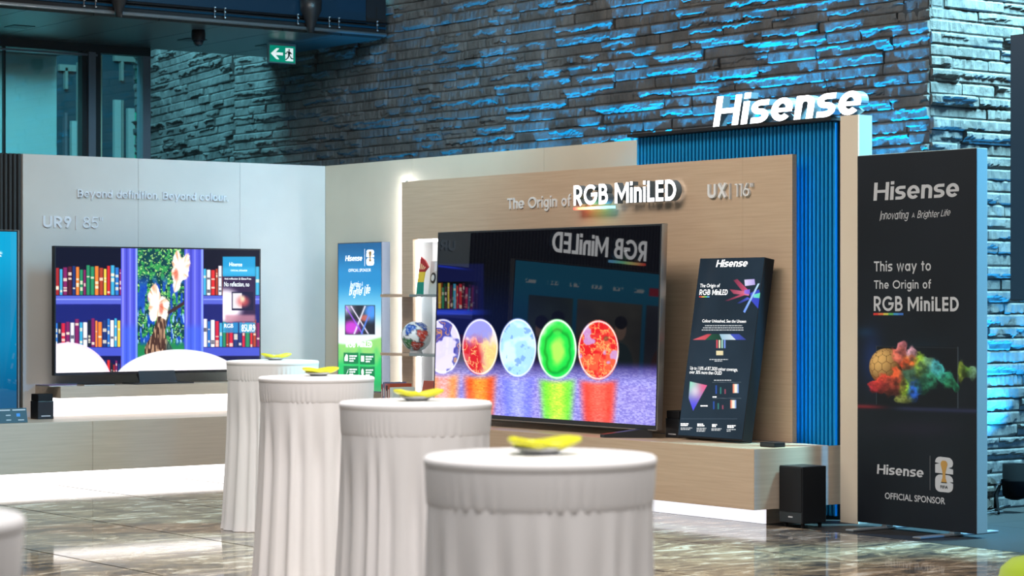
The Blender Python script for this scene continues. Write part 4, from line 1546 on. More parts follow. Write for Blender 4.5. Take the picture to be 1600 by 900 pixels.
fpX = hitY(655, 440, 11.02)[0]
fz = thing('striped_fan', (fpX, 11.02, ZS0), 'upright folded fan striped red, yellow and green on the upper shelf', 'fan')
PF = Plane((fpX, 11.02, ZS0), (1, 0, 0))
for (z0_, z1_, x0, x1, x2, x3, cc) in ((0, .10, -.045, .045, -.028, .052, C(20, 140, 120)), (.10, .185, -.028, .052, -.010, .075, C(235, 200, 60)), (.185, .31, -.010, .075, .02, .13, C(178, 40, 40))):
    m_ = mat('fan_paper', tuple(lin(cc)), .6)
    if z0_ > .15:
        pts = [(x0, z0_), (x1, z0_), (x3, z1_ - .085), (x2 + .06, z1_ - .03), (x2, z1_)]
    else:
        pts = [(x0, z0_), (x1, z0_), (x3, z1_), (x2, z1_)]
    o = MB().prism(PF, pts, -.012, .0).build('fan_band', m_, fz)
    if z0_ > .15:
        for k in range(4):
            xa = x0 + .008 + k * .02
            MB().prism(PF, [(xa, z0_ + .02), (xa + .009, z0_ + .02), (xa + .024 + .004 * k, z1_ - .055 - .012 * k), (xa + .012 + .004 * k, z1_ - .045 - .012 * k)], 0, .002).build('fan_stripe', mat('fan_gold', tuple(lin(C(240, 205, 160))), .6), o)
cdT = thing('photo_card', (fpX + .10, 11.05, ZS0), 'pale card with a round grey badge leaning behind the striped fan', 'card')
PCd = Plane((fpX + .06, 11.07, ZS0), (1, 0, 0), (0, .10, 1))
MB().pbox(PCd, 0, .24, 0, .275, -.012, 0).build('card_board', mat('card_grey', (.55, .53, .50), .6), cdT)
MB().pbox(PCd, .06, .24, .19, .265, 0, .002).build('card_print', mat('card_pale', (.68, .68, .69), .5), cdT)
bd = MB().prism(PCd, [(.055 + .036 * math.cos(i * .349), .135 + .045 * math.sin(i * .349)) for i in range(18)], 0, .006).build('badge', M['gun'], cdT)
MB().prism(PCd, [(.055 + .02 * math.cos(i * .349), .135 + .026 * math.sin(i * .349)) for i in range(18)], .006, .010).build('badge_face', M['saucer'], bd)

bx = hitY(601, 620, 10.62)[0]
cols = [(C(150, 60, 60), 'dark red', .022, .285), (C(110, 120, 150), 'grey blue', .028, .30), (C(190, 120, 130), 'pinkish', .018, .29), (C(30, 34, 46), 'black', .022, .275), (C(178, 78, 48), 'rust orange', .032, .288), (C(215, 228, 224), 'pale mint', .045, .262)]
for c, nm, th, hh in cols:
    bk = thing('book', (bx + th / 2, 10.70, PZ1), nm + ' hardcover book in the row on the oak plinth', 'book', 'books in a row on the plinth')
    m_ = mat('book_cover', tuple(lin(c)), .5)
    z0_ = PZ1 + .001
    cv = MB().box((bx, 10.585, z0_), (bx + .003, 10.80, z0_ + hh)).box((bx + th - .004, 10.585, z0_), (bx + th - .001, 10.80, z0_ + hh)).box((bx + .003, 10.585, z0_), (bx + th - .004, 10.590, z0_ + hh))
    cv.build('cover', m_, bk)
    MB().box((bx + .0035, 10.592, z0_ + .004), (bx + th - .0045, 10.795, z0_ + hh - .005)).build('pages', M['book'], bk)
    MB().box((bx + th * .3, 10.5835, z0_ + hh * .62), (bx + th * .65, 10.5848, z0_ + hh * .85)).build('spine_label', M['book'], bk)
    bx += th + .001
# one book lying across the row's end
bk = thing('book', (bx + .12, 10.82, PZ1), 'rust coloured art book leaning on the oak panel behind the book row', 'book')
MB().add([(bx - .06, 10.86, PZ1 + .001), (bx + .2, 10.86, PZ1 + .001), (bx + .2, 10.885, PZ1 + .001), (bx - .06, 10.885, PZ1 + .001),
          (bx - .06, 10.93, PZ1 + .31), (bx + .2, 10.93, PZ1 + .31), (bx + .2, 10.955, PZ1 + .31), (bx - .06, 10.955, PZ1 + .31)],
         [(0, 3, 2, 1), (4, 5, 6, 7), (0, 1, 5, 4), (1, 2, 6, 5), (2, 3, 7, 6), (3, 0, 4, 7)]).build('cover', mat('rust_cover', tuple(lin(C(176, 84, 60))), .5), bk)
MB().add([(bx - .057, 10.866, PZ1 + .006), (bx + .204, 10.866, PZ1 + .006), (bx + .204, 10.880, PZ1 + .006), (bx - .057, 10.880, PZ1 + .006),
          (bx - .057, 10.935, PZ1 + .313), (bx + .204, 10.935, PZ1 + .313), (bx + .204, 10.950, PZ1 + .313), (bx - .057, 10.950, PZ1 + .313)],
         [(0, 3, 2, 1), (4, 5, 6, 7), (0, 1, 5, 4), (1, 2, 6, 5), (2, 3, 7, 6), (3, 0, 4, 7)]).build('pages', M['book'], bk)

# ================================================================== LEANING INFO PANEL
zb = PZ1 + .001
A0 = gnd(1057, 686, zb)
B0 = gnd(1162, 693, zb)
yb = (A0[1] + B0[1]) / 2
lean = math.radians(9.6)
PI_ = Plane((A0[0], yb, zb + .028), (1, 0, 0), (0, math.sin(lean), math.cos(lean)))
iw = B0[0] - A0[0]
ih = PI_.st(1096, 404)[1]


def paint_info(px, py, s, t):
    img = np.zeros(px.shape + (3,)) + C(34, 48, 60)
    img = img * (.82 + .36 * fbm(s * 2.2, t * 4, 5, 3))[..., None]
    # shards of colour
    def shard(img, pts, c, c2):
        q = np.array(pts, float)
        m = np.ones(px.shape)
        for (x0, y0), (x1, y1) in zip(q, np.roll(q, -1, 0)):
            m = m * sstep(-.5, .5, ((x1 - x0) * (py - y0) - (y1 - y0) * (px - x0)) / max(math.hypot(x1 - x0, y1 - y0), 1e-6))
        g = np.clip((px - q[:, 0].min()) / (np.ptp(q[:, 0]) + 1e-6), 0, 1)
        return mixc(img, c + (c2 - c) * g[..., None], m)
    img = shard(img, [(1146, 438), (1152, 436), (1172, 456), (1164, 460)], C(120, 50, 70), C(225, 90, 130))
    img = shard(img, [(1140, 452), (1172, 456), (1170, 462), (1146, 459)], C(150, 60, 80), C(235, 130, 160))
    img = shard(img, [(1132, 470), (1160, 459), (1164, 461), (1138, 470)], C(90, 40, 60), C(220, 90, 120))
    img = shard(img, [(1151, 474), (1168, 464), (1172, 467), (1156, 474)], C(40, 50, 110), C(90, 100, 220))
    img = shard(img, [(1172, 458), (1186, 452), (1190, 470), (1186, 484), (1174, 470)], C(70, 80, 200), C(50, 70, 190))
    img = shard(img, [(1163, 437), (1179, 436), (1180, 445), (1164, 447)], C(225, 215, 245), C(175, 160, 225))
    img = shard(img, [(1184, 443), (1187, 443), (1164, 489), (1161, 487)], C(110, 150, 240), C(200, 235, 255))
    img = shard(img, [(1178, 460), (1189, 457), (1188, 466), (1177, 465)], C(120, 220, 220), C(90, 215, 170))
    img = shard(img, [(1163, 453), (1172, 452), (1171, 460), (1163, 459)], C(160, 120, 220), C(120, 90, 210))
    # prism fan
    for x0, x1, xa, xb, c, c2 in ((1105, 1112, 1082, 1102, C(225, 100, 110), C(190, 70, 80)), (1112, 1124, 1102, 1128, C(40, 90, 66), C(30, 60, 50)), (1124, 1141, 1128, 1150, C(150, 190, 210), C(215, 225, 235)), (1141, 1155, 1150, 1166, C(70, 90, 200), C(60, 70, 150))):
        img = shard(img, [(x0, 522), (x1, 522), (xb, 531), (xa, 531)], c, c2)
    for k, c in enumerate((C(205, 80, 90), C(235, 225, 190), C(160, 210, 190), C(120, 150, 230))):
        img = mixc(img, c, inrect(px, py, 1119 + k * 4, 1121.6 + k * 4, 531, 544, .5))
    img = mixc(img, C(230, 215, 170), inrect(px, py, 1119, 1130, 548, 555, .5))
    # colour horseshoe
    m = np.ones(px.shape)
    q = [(1078, 596), (1105, 602), (1083, 642), (1076, 622)]
    q = np.array(q, float)
    for (x0, y0), (x1, y1) in zip(q, np.roll(q, -1, 0)):
        m = m * sstep(-.5, .5, ((x1 - x0) * (py - y0) - (y1 - y0) * (px - x0)) / math.hypot(x1 - x0, y1 - y0))
    wr, wg, wb = [1 / (1 + ((px - x) ** 2 + (py - y) ** 2) / 90) for x, y in ((1104, 602), (1078, 598), (1083, 640))]
    col = (wr[..., None] * C(250, 80, 130) + wg[..., None] * C(140, 245, 200) + wb[..., None] * C(70, 70, 240)) / (wr + wg + wb)[..., None]
    col = mixc(col, C(250, 235, 250), .6 * np.exp(-(((px - 1086) / 7) ** 2 + ((py - 611) / 9) ** 2)))
    img = mixc(img, col, m)
    for y0, h_ in ((602, 12), (627, 11)):
        for k, c in enumerate((C(50, 90, 190), C(60, 140, 130), C(170, 80, 100))):
            xc_ = 1119 - (y0 - 602) * .15 + k * 7
            img = mixc(img, c, np.exp(-((px - xc_) / 1.1) ** 2) * inrect(px, py, 1100, 1150, y0 + 3 * k, y0 + h_ + 1.5))
        m2 = inrect(px, py, 1145 - (y0 - 602) * .15, 1154 - (y0 - 602) * .15, y0 - 2, y0 + h_, .6)
        img = mixc(img, C(250, 240, 220), m2)
        img = mixc(img, C(230, 110, 80), m2 * sstep(1149, 1145, px + (y0 - 602) * .15))
        img = mixc(img, C(80, 130, 220), m2 * sstep(1150, 1155, px + (y0 - 602) * .15))
        img = mixc(img, C(130, 140, 150), inrect(px, py, 1113, 1158, y0 - 5, y0 - 4.4, .3) * .7)
    img = mixc(img, C(70, 84, 98), inrect(px, py, 1064, 1152, 654 - 0 * px, 654.8, .3))
    return img


ip = thing('leaning_lightbox', tuple(PI_.pt(iw / 2, -.012, -.03)), 'slate info panel with coloured charts leaning against the oak panel', 'light box')
MB().pbox(PI_, -.004, iw + .004, -.012, ih, -.09, -.001).build('housing', M['matte'], ip, bevel=.003)
picture(PI_, iw, ih, 240, 400, paint_info, .0008, 'lit_graphic', M['paint_box'], ip)
print_strokes(PI_, 'Hisense', (1119, 417), (1169, 417), (1119, 406), -.17, .003, gap=.06, shear=.12, X=.75).build('brand_print', M['print_glow'], ip)
for tx, aa, bb, tt, of in (('The Origin of', (1094, 449), (1125, 449), (1095, 443.5), .004), ('Colour Unleashed, See the Unseen', (1097.5, 504), (1166, 504), (1098, 499.5), .004),
                           ('Up to 110% of BT.2020 colour coverage,', (1078.5, 578), (1153, 579.5), (1079, 573), .003), ('over 30% more than OLED', (1077.5, 585), (1128, 584.5), (1078, 579.8), .003)):
    print_text(PI_, tx, aa, bb, tt, .003, of).build('print_line', M['print_glow'], ip)
print_strokes(PI_, 'RGB', (1093, 461), (1110, 461), (1094, 452.5), .15, .003).build('print_line', M['print_glow'], ip)
print_strokes(PI_, 'MiniLED', (1113, 461), (1137, 461), (1113, 452.5), .15, .003).build('print_line', M['print_glow'], ip)
SD, SG = [], []
for i, (x0, x1, y0) in enumerate(((1102, 1160, 508.6), (1099, 1162, 512), (1097, 1163, 515.4), (1109, 1138, 561.5), (1117, 1129, 564), (1116, 1143, 594), (1114, 1120, 620), (1095, 1107, 634), (1064, 1077, 662), (1064, 1075, 664.5), (1090, 1099, 662.5), (1090, 1101, 665),
                                  (1113, 1121, 663.5), (1113, 1119, 666), (1137, 1150, 665), (1137, 1147, 667.5), (1064, 1082, 668.5), (1064, 1079, 670.8), (1089, 1104, 669), (1089, 1103, 671.3), (1089, 1102, 673.6), (1112, 1128, 669.8), (1112, 1126, 672), (1136, 1150, 671), (1136, 1142, 673.4))):
    (SD if y0 < 600 or y0 > 668 else SG).append((x0, x1, y0 + .3, 1.5 if y0 < 600 or y0 > 668 else 1.9))
tag(dashes(PI_, SD, .003).build('small_print', M['print_dim'], ip), None, None, kind='stuff')
tag(dashes(PI_, SG, .003).build('small_print', M['print_glow'], ip), None, None, kind='stuff')
u_ = MB()
for i, c in enumerate((C(230, 70, 60), C(240, 190, 80), C(110, 210, 110), C(90, 170, 240))):
    u_ = MB()
    x0 = 1093 + i * 4
    u_.poly(PI_, [PI_.st(x0, 464.6), PI_.st(x0 + 4, 464.6), PI_.st(x0 + 4, 463.2), PI_.st(x0, 463.2)], .003)
    u_.build('rainbow_bar', mat('rainbow_bar', tuple(lin(c)), .5, emit=tuple(lin(c)), strength=.8), ip)


# ================================================================== LOUDSPEAKERS AND SMALL THINGS ON THE PLINTHS
def small_speaker(x0, x1, y0, y1, z, h, label, front):
    r = thing('satellite_speaker', ((x0 + x1) / 2, (y0 + y1) / 2, z), label, 'speaker')
    MB().box((x0, y0, z + .001), (x1, y1, z + h * .72)).build('cabinet', M['soft'], r, bevel=.004)
    MB().box((x0 + .004, y0 + .004, z + h * .72), (x1 - .004, y1 - .004, z + h)).build('top_grille', M['matte'], r, bevel=.006)
    if front == 'y':
        MB().box((x0 + .03, y0 - .0015, z + .022), (x1 - .03, y0, z + .03)).build('brand_plate', M['saucer'], r)
    else:
        MB().box((x1, y0 + .03, z + .022), (x1 + .0015, y1 - .03, z + .03)).build('brand_plate', M['saucer'], r)
    return r


sA = hitY(1040, 680, 10.80)[0]
small_speaker(sA, sA + .14, 10.80, 10.94, PZ1, .19, 'black satellite speaker beside the leaning info panel', 'y')
q = gnd(36, 657, PZ1)
small_speaker(-17.52, -17.38, 8.345, 8.485, PZ1, .205, 'black satellite speaker beside the blue menu television', 'x')
q = gnd(1187, 698, PZ1)
mb_ = thing('media_box', (q[0] + .06, q[1] + .05, PZ1), 'small flat black box on the corner of the oak plinth', 'device')
MB().box((q[0], q[1], PZ1 + .001), (q[0] + .14, q[1] + .10, PZ1 + .032)).build('case', M['soft'], mb_, bevel=.005)
MB().box((q[0] + .02, q[1] - .001, PZ1 + .008), (q[0] + .10, q[1], PZ1 + .012)).build('front_slot', M['black'], mb_)

pc = hitX(40, 650, -17.02)
ic = thing('info_card', (-17.02, pc[1] - .2, PZ1), 'dark teal folded spec card on the plinth before the blue menu television', 'card')
PIC = Plane((-16.98, pc[1] - .48, PZ1 + .002), (0, 1, 0), (-.25, 0, 1))
MB().pbox(PIC, 0, .48, 0, .118, -.004, 0).build('card_board', mat('card_teal', tuple(lin(C(38, 66, 78))), .5), ic)
for k, (x0, x1, y0, y1, mm) in enumerate(((.02, .34, .098, .108, 'print_white'), (.36, .47, .098, .108, 'print_white'), (.30, .34, .058, .066, 'print_white'), (.30, .34, .02, .028, 'print_white'), (.39, .42, .05, .075, 'print_blue'), (.40, .45, .018, .026, 'print_white'), (.20, .24, .06, .066, 'print_white'))):
    if mm == 'print_blue':
        M[mm] = mat('printed_blue', tuple(lin(C(60, 140, 220))), .5)
    MB().pbox(PIC, x0, x1, y0, y1, 0, .0015).build('card_print', M[mm], ic)

for k, (pxa, w_, d_, rz, zz, c, lab) in enumerate(((90, .27, .20, .12, .776, C(120, 100, 140), 'thin violet brochure lying flat on the floating oak shelf'), (152, .27, .18, -.15, .776, C(24, 24, 32), 'black brochure lying open on the floating oak shelf'))):
    yv = hitX(pxa, 600, -17.42)[1]
    r = thing('brochure', (-17.44, yv, zz), lab, 'brochure')
    cs_, sn_ = math.cos(rz), math.sin(rz)
    for q_, (z0_, z1_, mm, sc_) in enumerate(((.0, .008, M['book'], .96), (.008, .013, mat('brochure_cover', tuple(lin(c)), .25), 1))):
        pts = [(-17.44 + sc_ * (x * cs_ - y * sn_), yv + sc_ * (x * sn_ + y * cs_)) for x, y in ((-d_ / 2, -w_ / 2), (d_ / 2, -w_ / 2), (d_ / 2, w_ / 2), (-d_ / 2, w_ / 2))]
        MB().prism(Plane((0, 0, zz), (1, 0, 0), (0, 1, 0)), pts, z0_ + .001, z1_ + .001).build(('pages', 'cover')[q_], mm, r)

# subwoofer on the floor by the plinth's end
sw = thing('subwoofer', (-11.0, 10.72, 0), 'tall black subwoofer on the floor at the plinth end', 'speaker')
A0 = gnd(1213, 815, .03)
xw0, xw1, yw0, yw1 = XE + .012, hitY(1254, 819, 10.615)[0], 10.615, 10.615 + .215
MB().box((xw0, yw0, .03), (xw1, yw1, .40)).build('cabinet', M['black'], sw, bevel=.006)
MB().box((xw0 + .005, yw0 - .006, .105), (xw1 - .005, yw0, .392)).build('front_grille', M['matte'], sw, bevel=.004)
MB().box((xw0 + .005, yw0 - .004, .034), (xw1 - .005, yw0, .100)).build('front_band', M['soft'], sw)
MB().box((xw0 + .09, yw0 - .006, .066), (xw0 + .13, yw0 - .004, .074)).build('brand_plate', M['saucer'], sw)
for x in (xw0 + .03, xw1 - .03):
    for y in (yw0 + .03, yw1 - .03):
        MB().lathe((x, y, 0), [(.012, .001), (.014, .03)], 12).build('foot', M['matte'], sw)

# ================================================================== FREE-STANDING BANNER
ba = gnd(1342, 815, .03)
bb_ = gnd(1524, 835, .03)
yv = (ba[1] + bb_[1]) / 2
PN = Plane((ba[0], yv, .03), (1, 0, 0))
nw = bb_[0] - ba[0]
nh = PN.st(1344, 243)[1]


def paint_banner(px, py, s, t):
    img = np.zeros(px.shape + (3,)) + C(20, 24, 31)
    img = img * (.9 + .2 * vnoise(s * 3, t * 5, 2))[..., None]
    img = mixc(img, C(24, 62, 92), .55 * np.exp(-(((px - 1352) / 14) ** 2 + ((py - 519) / 8) ** 2)))
    img = mixc(img, C(28, 52, 110), .7 * np.exp(-(((px - 1362) / 16) ** 2 + ((py - 560) / 40) ** 2)))
    img = mixc(img, C(18, 58, 80), .6 * np.exp(-(((px - 1440) / 34) ** 2 + ((py - 560) / 22) ** 2)))
    scr = inrect(px, py, 1370, 1497, 541, 637, .3)
    img = mixc(img, C(15, 17, 22), scr * .8)
    img = mixc(img, C(70, 80, 90), np.clip(inrect(px, py, 1496, 1497.4, 542, 638, .3) + inrect(px, py, 1369, 1370, 540, 632, .3) + .5 * inrect(px, py, 1369, 1497, 540.5 + (px - 1369) * .02, 541.3 + (px - 1369) * .02, .3), 0, 1) * .8)
    ln = 632 + (px - 1344) * .035
    img = mixc(img, C(120, 36, 44), np.exp(-((py - ln - 3) / 3.2) ** 2) * sstep(1400, 1350, px))
    img = mixc(img, C(40, 44, 70), np.exp(-((py - ln - 4) / 3.4) ** 2) * sstep(1380, 1420, px))
    img = mixc(img, C(60, 40, 70), .25 * np.exp(-(((px - 1430) / 60) ** 2 + ((py - 670) / 12) ** 2)))
    # golden ball
    bx_, by_ = 1385, 573
    rx, ry = 27, 29
    d = np.sqrt(((px - bx_) / rx) ** 2 + ((py - by_) / ry) ** 2)
    nz = np.sqrt(np.clip(1 - d * d, 0, 1))
    lit_ = np.clip((-.5 * (px - bx_) / rx - .45 * (py - by_) / ry + .75 * nz), 0, 1)
    gold = C(60, 34, 12) + (C(236, 186, 112) - C(60, 34, 12)) * lit_[..., None]
    hx, hy = (px - bx_) / rx * 1.9 / np.maximum(.55 + .45 * nz, .3), (py - by_) / ry * 1.9 / np.maximum(.55 + .45 * nz, .3)
    cells = np.array([(i + .5 * (j % 2), j * .87) for i in range(-3, 4) for j in range(-3, 4)])
    dd = np.sort(np.stack([np.hypot(hx - cx, hy - cy) for cx, cy in cells]), 0)
    gold = mixc(gold, C(70, 38, 10), np.exp(-((dd[1] - dd[0]) / .055) ** 2) * .85)
    img = mixc(img, gold, sstep(1.02, .97, d))
    # cloud of coloured powder
    cl = [(1398, 604, 22, 16, C(120, 60, 50)), (1428, 588, 26, 20, C(60, 90, 70)), (1385, 599, 22, 14, C(205, 70, 50)), (1372, 604, 16, 10, C(190, 50, 60)), (1402, 590, 10, 17, C(225, 90, 50)), (1409, 545, 9, 12, C(205, 120, 130)), (1405, 556, 12, 14, C(220, 110, 90)),
          (1424, 552, 9, 10, C(200, 150, 165)), (1421, 566, 13, 12, C(240, 120, 60)), (1414, 570, 8, 9, C(215, 70, 40)), (1437, 572, 10, 18, C(150, 190, 60)), (1414, 606, 10, 15, C(150, 200, 50)), (1428, 610, 12, 18, C(40, 90, 185)),
          (1448, 572, 12, 14, C(110, 160, 120)), (1452, 592, 14, 17, C(50, 130, 100)), (1460, 575, 10, 12, C(70, 160, 175)), (1468, 580, 11, 12, C(70, 175, 175)), (1476, 590, 14, 11, C(50, 150, 120)), (1484, 598, 11, 9, C(45, 130, 90)),
          (1412, 624, 16, 7, C(130, 140, 70)), (1440, 605, 12, 12, C(40, 110, 80)), (1502, 582, 6, 17, C(110, 130, 50)), (1512, 580, 9, 9, C(80, 120, 50)), (1520, 582, 8, 12, C(110, 150, 120)), (1494, 606, 5, 7, C(40, 140, 100))]
    acc = np.zeros_like(img)
    den = np.zeros(px.shape)
    puff = fbm(px * .16, py * .16, 31, 4)
    for cx, cy, ax, ay, c in cl:
        q_ = np.sqrt(((px - cx) / ax) ** 2 + ((py - cy) / ay) ** 2) + .9 * (puff - .5)
        w_ = sstep(1.35, .6, q_)
        sh = .45 + .85 * np.clip(.55 - .5 * (py - cy) / ay * .8 - .2 * (px - cx) / ax + 1.5 * (puff - .5), 0, 1)
        acc += (w_ ** 2)[..., None] * np.clip(c * sh[..., None], 0, 1)
        den += w_ ** 2
    img = mixc(img, acc / np.maximum(den, 1e-4)[..., None], np.clip(den * 1.6, 0, 1))
    return img


bn = thing('banner_stand', tuple(PN.pt(nw / 2, -.03, -.05)), 'tall black standing banner with golden ball in coloured powder', 'banner')
MB().pbox(PN, 0, nw, 0, nh, -.10, -.002).build('frame', M['mint'], bn, bevel=.004)
picture(PN, nw, nh - .004, 230, 460, paint_banner, .0004, 'printed_face', M['paint_print'], bn)
for xx in (.22, .80):
    MB().pbox(PN, xx - .035, xx + .035, -.028, -.016, -.42, .30).build('foot_plate', M['grey_metal'], bn, bevel=.004)
    MB().pbox(PN, xx - .02, xx + .02, -.018, .004, -.08, -.02).build('foot_post', M['grey_metal'], bn)
wh = M['print_white']
print_strokes(PN, 'Hisense', (1365, 313.5), (1500, 307.5), (1366, 285.5), -.17, .002, gap=.075, shear=.05, X=.75).build('brand_print', wh, bn)
print_strokes(PN, 'Innovating', (1375, 344), (1421, 341), (1376, 331), .10, .002, gap=.10, shear=.28, jitter=.06).build('script_line', wh, bn)
print_strokes(PN, 'A', (1425, 340), (1430, 340), (1425, 333), .13, .002, shear=.15).build('script_line', wh, bn)
print_strokes(PN, 'Brighter', (1433.5, 341), (1469, 338.5), (1434, 330), .11, .002, gap=.10, shear=.28, jitter=.06).build('script_line', wh, bn)
print_strokes(PN, 'Life', (1470, 338), (1487, 337), (1470, 327.5), .11, .002, gap=.05, shear=.28, jitter=.06).build('script_line', wh, bn)
print_strokes(PN, 'This way to', (1366, 424), (1455, 423), (1366, 408.5), .15, .002, gap=.10).build('print_line', wh, bn)
print_strokes(PN, 'The Origin of', (1366, 451.5), (1455, 450.5), (1366, 438.5), .155, .002, gap=.10).build('print_line', wh, bn)
print_strokes(PN, 'RGB', (1365.5, 486), (1411, 486), (1365.5, 463), .17, .002, gap=.08).build('print_line', wh, bn)
print_strokes(PN, 'MiniLED', (1418.5, 486), (1499, 486.5), (1418.5, 464), .19, .002, gap=.10).build('print_line', wh, bn)
for i, c in enumerate((C(205, 50, 46), C(215, 110, 60), C(200, 190, 80), C(90, 170, 90), C(60, 140, 190), C(60, 110, 190))):
    x0 = 1365 + i * 7.8
    MB().poly(PN, [PN.st(x0, 492.5), PN.st(x0 + 7.8, 492.5), PN.st(x0 + 7.8, 489), PN.st(x0, 489)], .002).build('rainbow_bar', mat('rainbow_print', tuple(lin(c)), .5), bn)
print_strokes(PN, 'Hisense', (1370.5, 740), (1444, 746.5), (1371.5, 725), -.17, .002, gap=.075, shear=.05, X=.75).build('brand_print', wh, bn)
MB().poly(PN, [PN.st(1453, 766), PN.st(1454, 766), PN.st(1454, 712), PN.st(1453, 712)], .002).build('divider', mat('printed_grey', (.12, .12, .13), .5), bn)
emblem(PN, bn, 1461.5, 1489.5, 714, 769, .002, wh, M['print_black'])
print_text(PN, 'OFFICIAL SPONSOR', (1383, 780), (1477, 787), (1383.5, 770.5), .002, .012).build('print_line', wh, bn)

# ================================================================== OVERHEAD THINGS
ls = thing('led_video_wall', (-17.74, 8, 3.9), 'huge dark navy video wall hung in front of the soffit', 'screen')
PS = Plane((-17.70, 0, 0), (0, 1, 0))
sR, sE = hitX(572, 30, -17.70)[1], 11.955
MB().pbox(PS, 1.0, sE, 3.99, 6.2, -.09, -.012).build('casing', M['matte'], ls)
MB().pbox(PS, sR, sE, 3.985, 6.2, -.012, .01).build('side_frame', M['matte'], ls)
MB().pbox(PS, 1.0, sR, 4.02, 6.2, -.012, -.004).build('screen_surface', M['screen_off'], ls)
MB().pbox(PS, 1.0, sE, 3.905, 3.985, -.06, .0).build('lower_frame', M['matte'], ls)
for z, m_, r_ in ((4.005, 'black', .012), (3.965, 'screen_side', .010), (3.905, 'grey_metal', .016)):
    MB().tube([(-17.69, 1.0, z), (-17.69, sE, z)], r_, 10).build('rail', M[m_], ls, smooth=True)
for px_ in (183, 483):
    yy = hitX(px_, 25, -17.66)[1]
    cl_ = MB().lathe((-17.63, yy, 3.86), [(.03, 0), (.035, .05), (.06, .12), (.095, .20), (.10, .32)], 20).build('bracket', M['black'], ls, smooth=True)
for px_ in (132, 150, 336, 352, 466, 515, 530, 590):
    yy = hitX(px_, 25, -17.66)[1]
    cl_ = MB().tube([(-17.668, yy, 3.93), (-17.668, yy, 4.02)], .006, 8).build('clamp', M['gun'], ls)
    for z in (3.935, 3.985, 4.018):
        MB().lathe((-17.66, yy, z - .006), [(.004, 0), (.010, .003), (.010, .009), (.004, .012)], 10).build('bolt', M['grey_metal'], cl_)

es = thing('exit_sign', (-18.3, 10.3, 3.6), 'green emergency exit sign with white arrow hung under the soffit', 'sign')
XE_ = -18.5
PEx = Plane((XE_, 0, 0), (0, 1, 0))
a, t1 = PEx.st(421, 69)
b, t0 = PEx.st(461, 99)
t1 = PEx.st(421, 70)[1]
t0 = PEx.st(421, 96)[1]
MB().pbox(PEx, a, b, t0, t1, -.03, 0).build('sign_body', M['exit_green'], es)
MB().pbox(PEx, a - .006, b + .006, t1, t1 + .02, -.035, .005).pbox(PEx, a - .006, a, t0, t1, -.035, .004).pbox(PEx, b, b + .006, t0, t1, -.035, .004).pbox(PEx, a - .006, b + .006, t0 - .008, t0, -.035, .004).build('frame', M['grey_metal'], es)
MB().pbox(PEx, a, b, t1 + .02, 3.88, -.015, -.009).build('hanger_plate', M['clear'], es)
w_, h_ = b - a, t1 - t0


def e(x, y): return (a + x * w_, t0 + y * h_)


MB().poly(PEx, [e(.05, .5), e(.27, .17), e(.38, .17), e(.24, .42), e(.52, .42), e(.52, .58), e(.24, .58), e(.38, .83), e(.27, .83)], .002).build('arrow', M['exit_white'], es)
dr = MB().poly(PEx, [e(.62, .1), e(.92, .1), e(.92, .88), e(.62, .88)], .002).build('doorway', M['exit_white'], es)
for k, pts in enumerate(([(.72, .80), (.72 + .05, .84), (.80, .76), (.745, .70)], [(.70, .68), (.78, .72), (.82, .60), (.78, .40), (.72, .42)], [(.72, .45), (.78, .45), (.74, .28), (.64, .14), (.60, .18), (.69, .30)],
                         [(.76, .45), (.81, .42), (.86, .30), (.93, .28), (.93, .22), (.83, .22)], [(.71, .68), (.66, .50), (.60, .52), (.60, .57), (.64, .58), (.68, .70)], [(.80, .68), (.88, .55), (.85, .50), (.78, .60)])):
    MB().poly(PEx, [e(*p) for p in pts], .0035).build('running_figure', mat('exit_dark', (.0, .12, .08), .4), dr)

dc = hitX(310, 60, -18.2)
dm = thing('dome_camera', (-18.2, dc[1], 3.88), 'small black dome security camera under the soffit', 'camera')
MB().lathe((-18.2, dc[1], 3.785), [(.052, 0), (.060, .01), (.062, .06), (.058, .095)], 28).build('housing', M['matte'], dm, smooth=True)
MB().lathe((-18.2, dc[1], 3.735), [(.004, 0), (.024, .006), (.040, .022), (.047, .05)], 28).build('dome', M['dome'], dm, smooth=True)
MB().lathe((-18.2, dc[1], 3.790), [(.049, 0), (.050, .006), (.049, .012)], 28).build('trim_ring', M['gun'], dm, smooth=True)

# ================================================================== RIGHT EDGE: STAGE LIGHT, SCREEN, POUF
g0 = gnd(1586, 801)
lx, ly = g0[0], g0[1]
sg = thing('stage_light', (lx, ly, 0), 'black floor stage light with yoke and cables before the stone', 'stage light')
can = MB().lathe((lx, ly, .10), [(.05, 0), (.085, .02), (.092, .10), (.096, .12), (.096, .13), (.086, .135), (.086, .24), (.078, .24), (.075, .20)], 32, cap=False).build('lamp_can', M['lamp_black'], sg, smooth=True)
MB().lathe((lx, ly, .09), [(.03, 0), (.07, .012), (.07, .02)], 24).build('rear_cap', M['lamp_black'], sg)
MB().lathe((lx, ly, .285), [(.001, 0), (.076, 0), (.076, .004), (.001, .004)], 28, cap=False).build('lens', mat('blue_lens', (.02, .1, .4), .1, emit=(.03, .30, 1), strength=4), can)
for s_ in (-1, 1):
    for t_ in (-1, 1):
        MB().tube([(lx + s_ * .07, ly + s_ * .07, .20), (lx + s_ * .085 + t_ * .03, ly + s_ * .10 - t_ * .03, .12), (lx + s_ * .06 + t_ * .12, ly + s_ * .12 - t_ * .12, .012)], [.010, .012, .010], 8).build('yoke_leg', M['lamp_black'], sg)
    MB().lathe((lx + s_ * .078, ly + s_ * .078, .19), [(.006, 0), (.016, .004), (.016, .02), (.006, .024)], 12).build('tilt_knob', M['grey_metal'], sg)
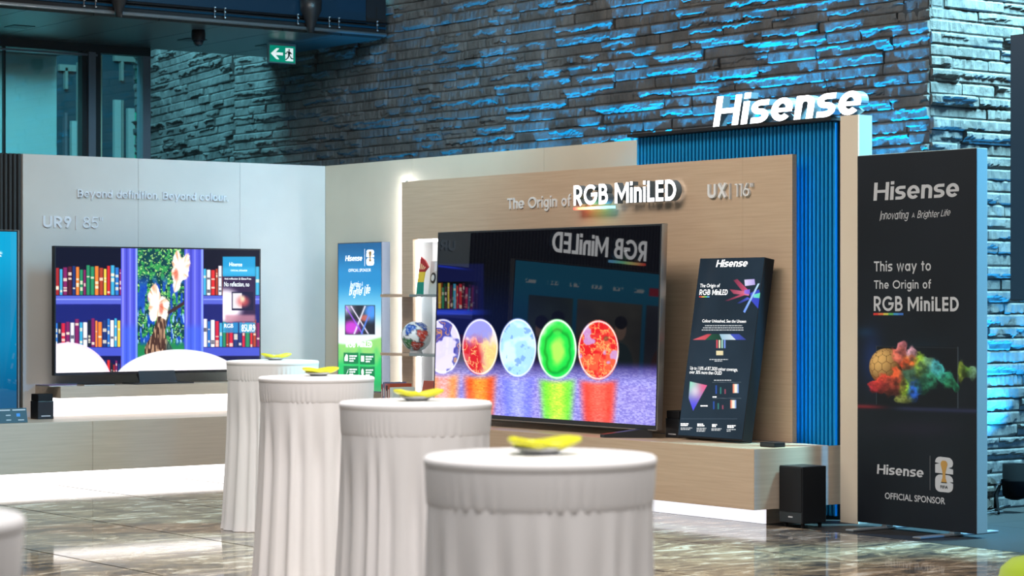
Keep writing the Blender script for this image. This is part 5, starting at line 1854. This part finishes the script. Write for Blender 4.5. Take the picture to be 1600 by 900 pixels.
lamp('stage_beam', 'SPOT', (lx, ly, .36), (XS - .12, ly - .1, 1.9), 800, (.02, .40, 1.0), .05, spot=85, blend=.9)
rc = random.Random(9)
for k in range(3):
    pts = []
    for i in range(26):
        q = i / 25
        pts.append((lx - .03 + .10 * math.sin(q * 9 + k * 2) * q + .02 * k, ly - .08 - .42 * q + .06 * math.cos(q * 11 + k), .012 + .15 * max(0, (.25 - q)) ** 1.0 + .004 * k))
    MB().tube(pts, .005, 6).build('power_cable', M['cable'], sg, smooth=True)

ds = thing('display_totem', (-8.7, 10.9, 0), 'tall dark navy screen on a stand beside the black banner', 'screen')
PD = Plane((0, 10.84, 0), (1, 0, 0))
x0, z1_ = PD.st(1578.5, 55)
z0_ = PD.st(1579, 470)[1]
MB().pbox(PD, x0, x0 + 1.3, z0_, z1_, -.06, 0).build('casing', M['matte'], ds, bevel=.004)
MB().pbox(PD, x0 + .006, x0 + 1.294, z0_ + .006, z1_ - .006, 0, .003).build('screen_surface', M['screen_side'], ds)
MB().pbox(PD, x0 + .60, x0 + .70, .02, z0_ + .4, -.14, -.061).build('post', M['matte'], ds)
MB().pbox(PD, x0 + .45, x0 + 1.15, .001, .02, -.45, -.02).build('base_plate', M['matte'], ds, bevel=.004)

yc = 9.4
xc = (1558 - 800) / FPX * yc + .30
po = thing('pouf', (xc * CS - yc * SN, xc * SN + yc * CS, 0), 'round lime green upholstered pouf on the marble floor', 'pouf')
c_ = (xc * CS - yc * SN, xc * SN + yc * CS, 0)
MB().lathe(c_, [(.001, .03), (.27, .03), (.295, .06), (.30, .20), (.298, .33), (.28, .40), (.24, .435), (.15, .452), (.001, .456)], 56, cap=False).build('cushion', M['limefab'], po, smooth=True)
MB().lathe(c_, [(.296, .325), (.304, .333), (.304, .341), (.296, .349)], 56, cap=False).build('piping', M['limefab'], po, smooth=True)
for k in range(4):
    an = k * math.pi / 2 + .6
    MB().lathe((c_[0] + .2 * math.cos(an), c_[1] + .2 * math.sin(an), 0), [(.015, .001), (.02, .032)], 12).build('foot', M['matte'], po)
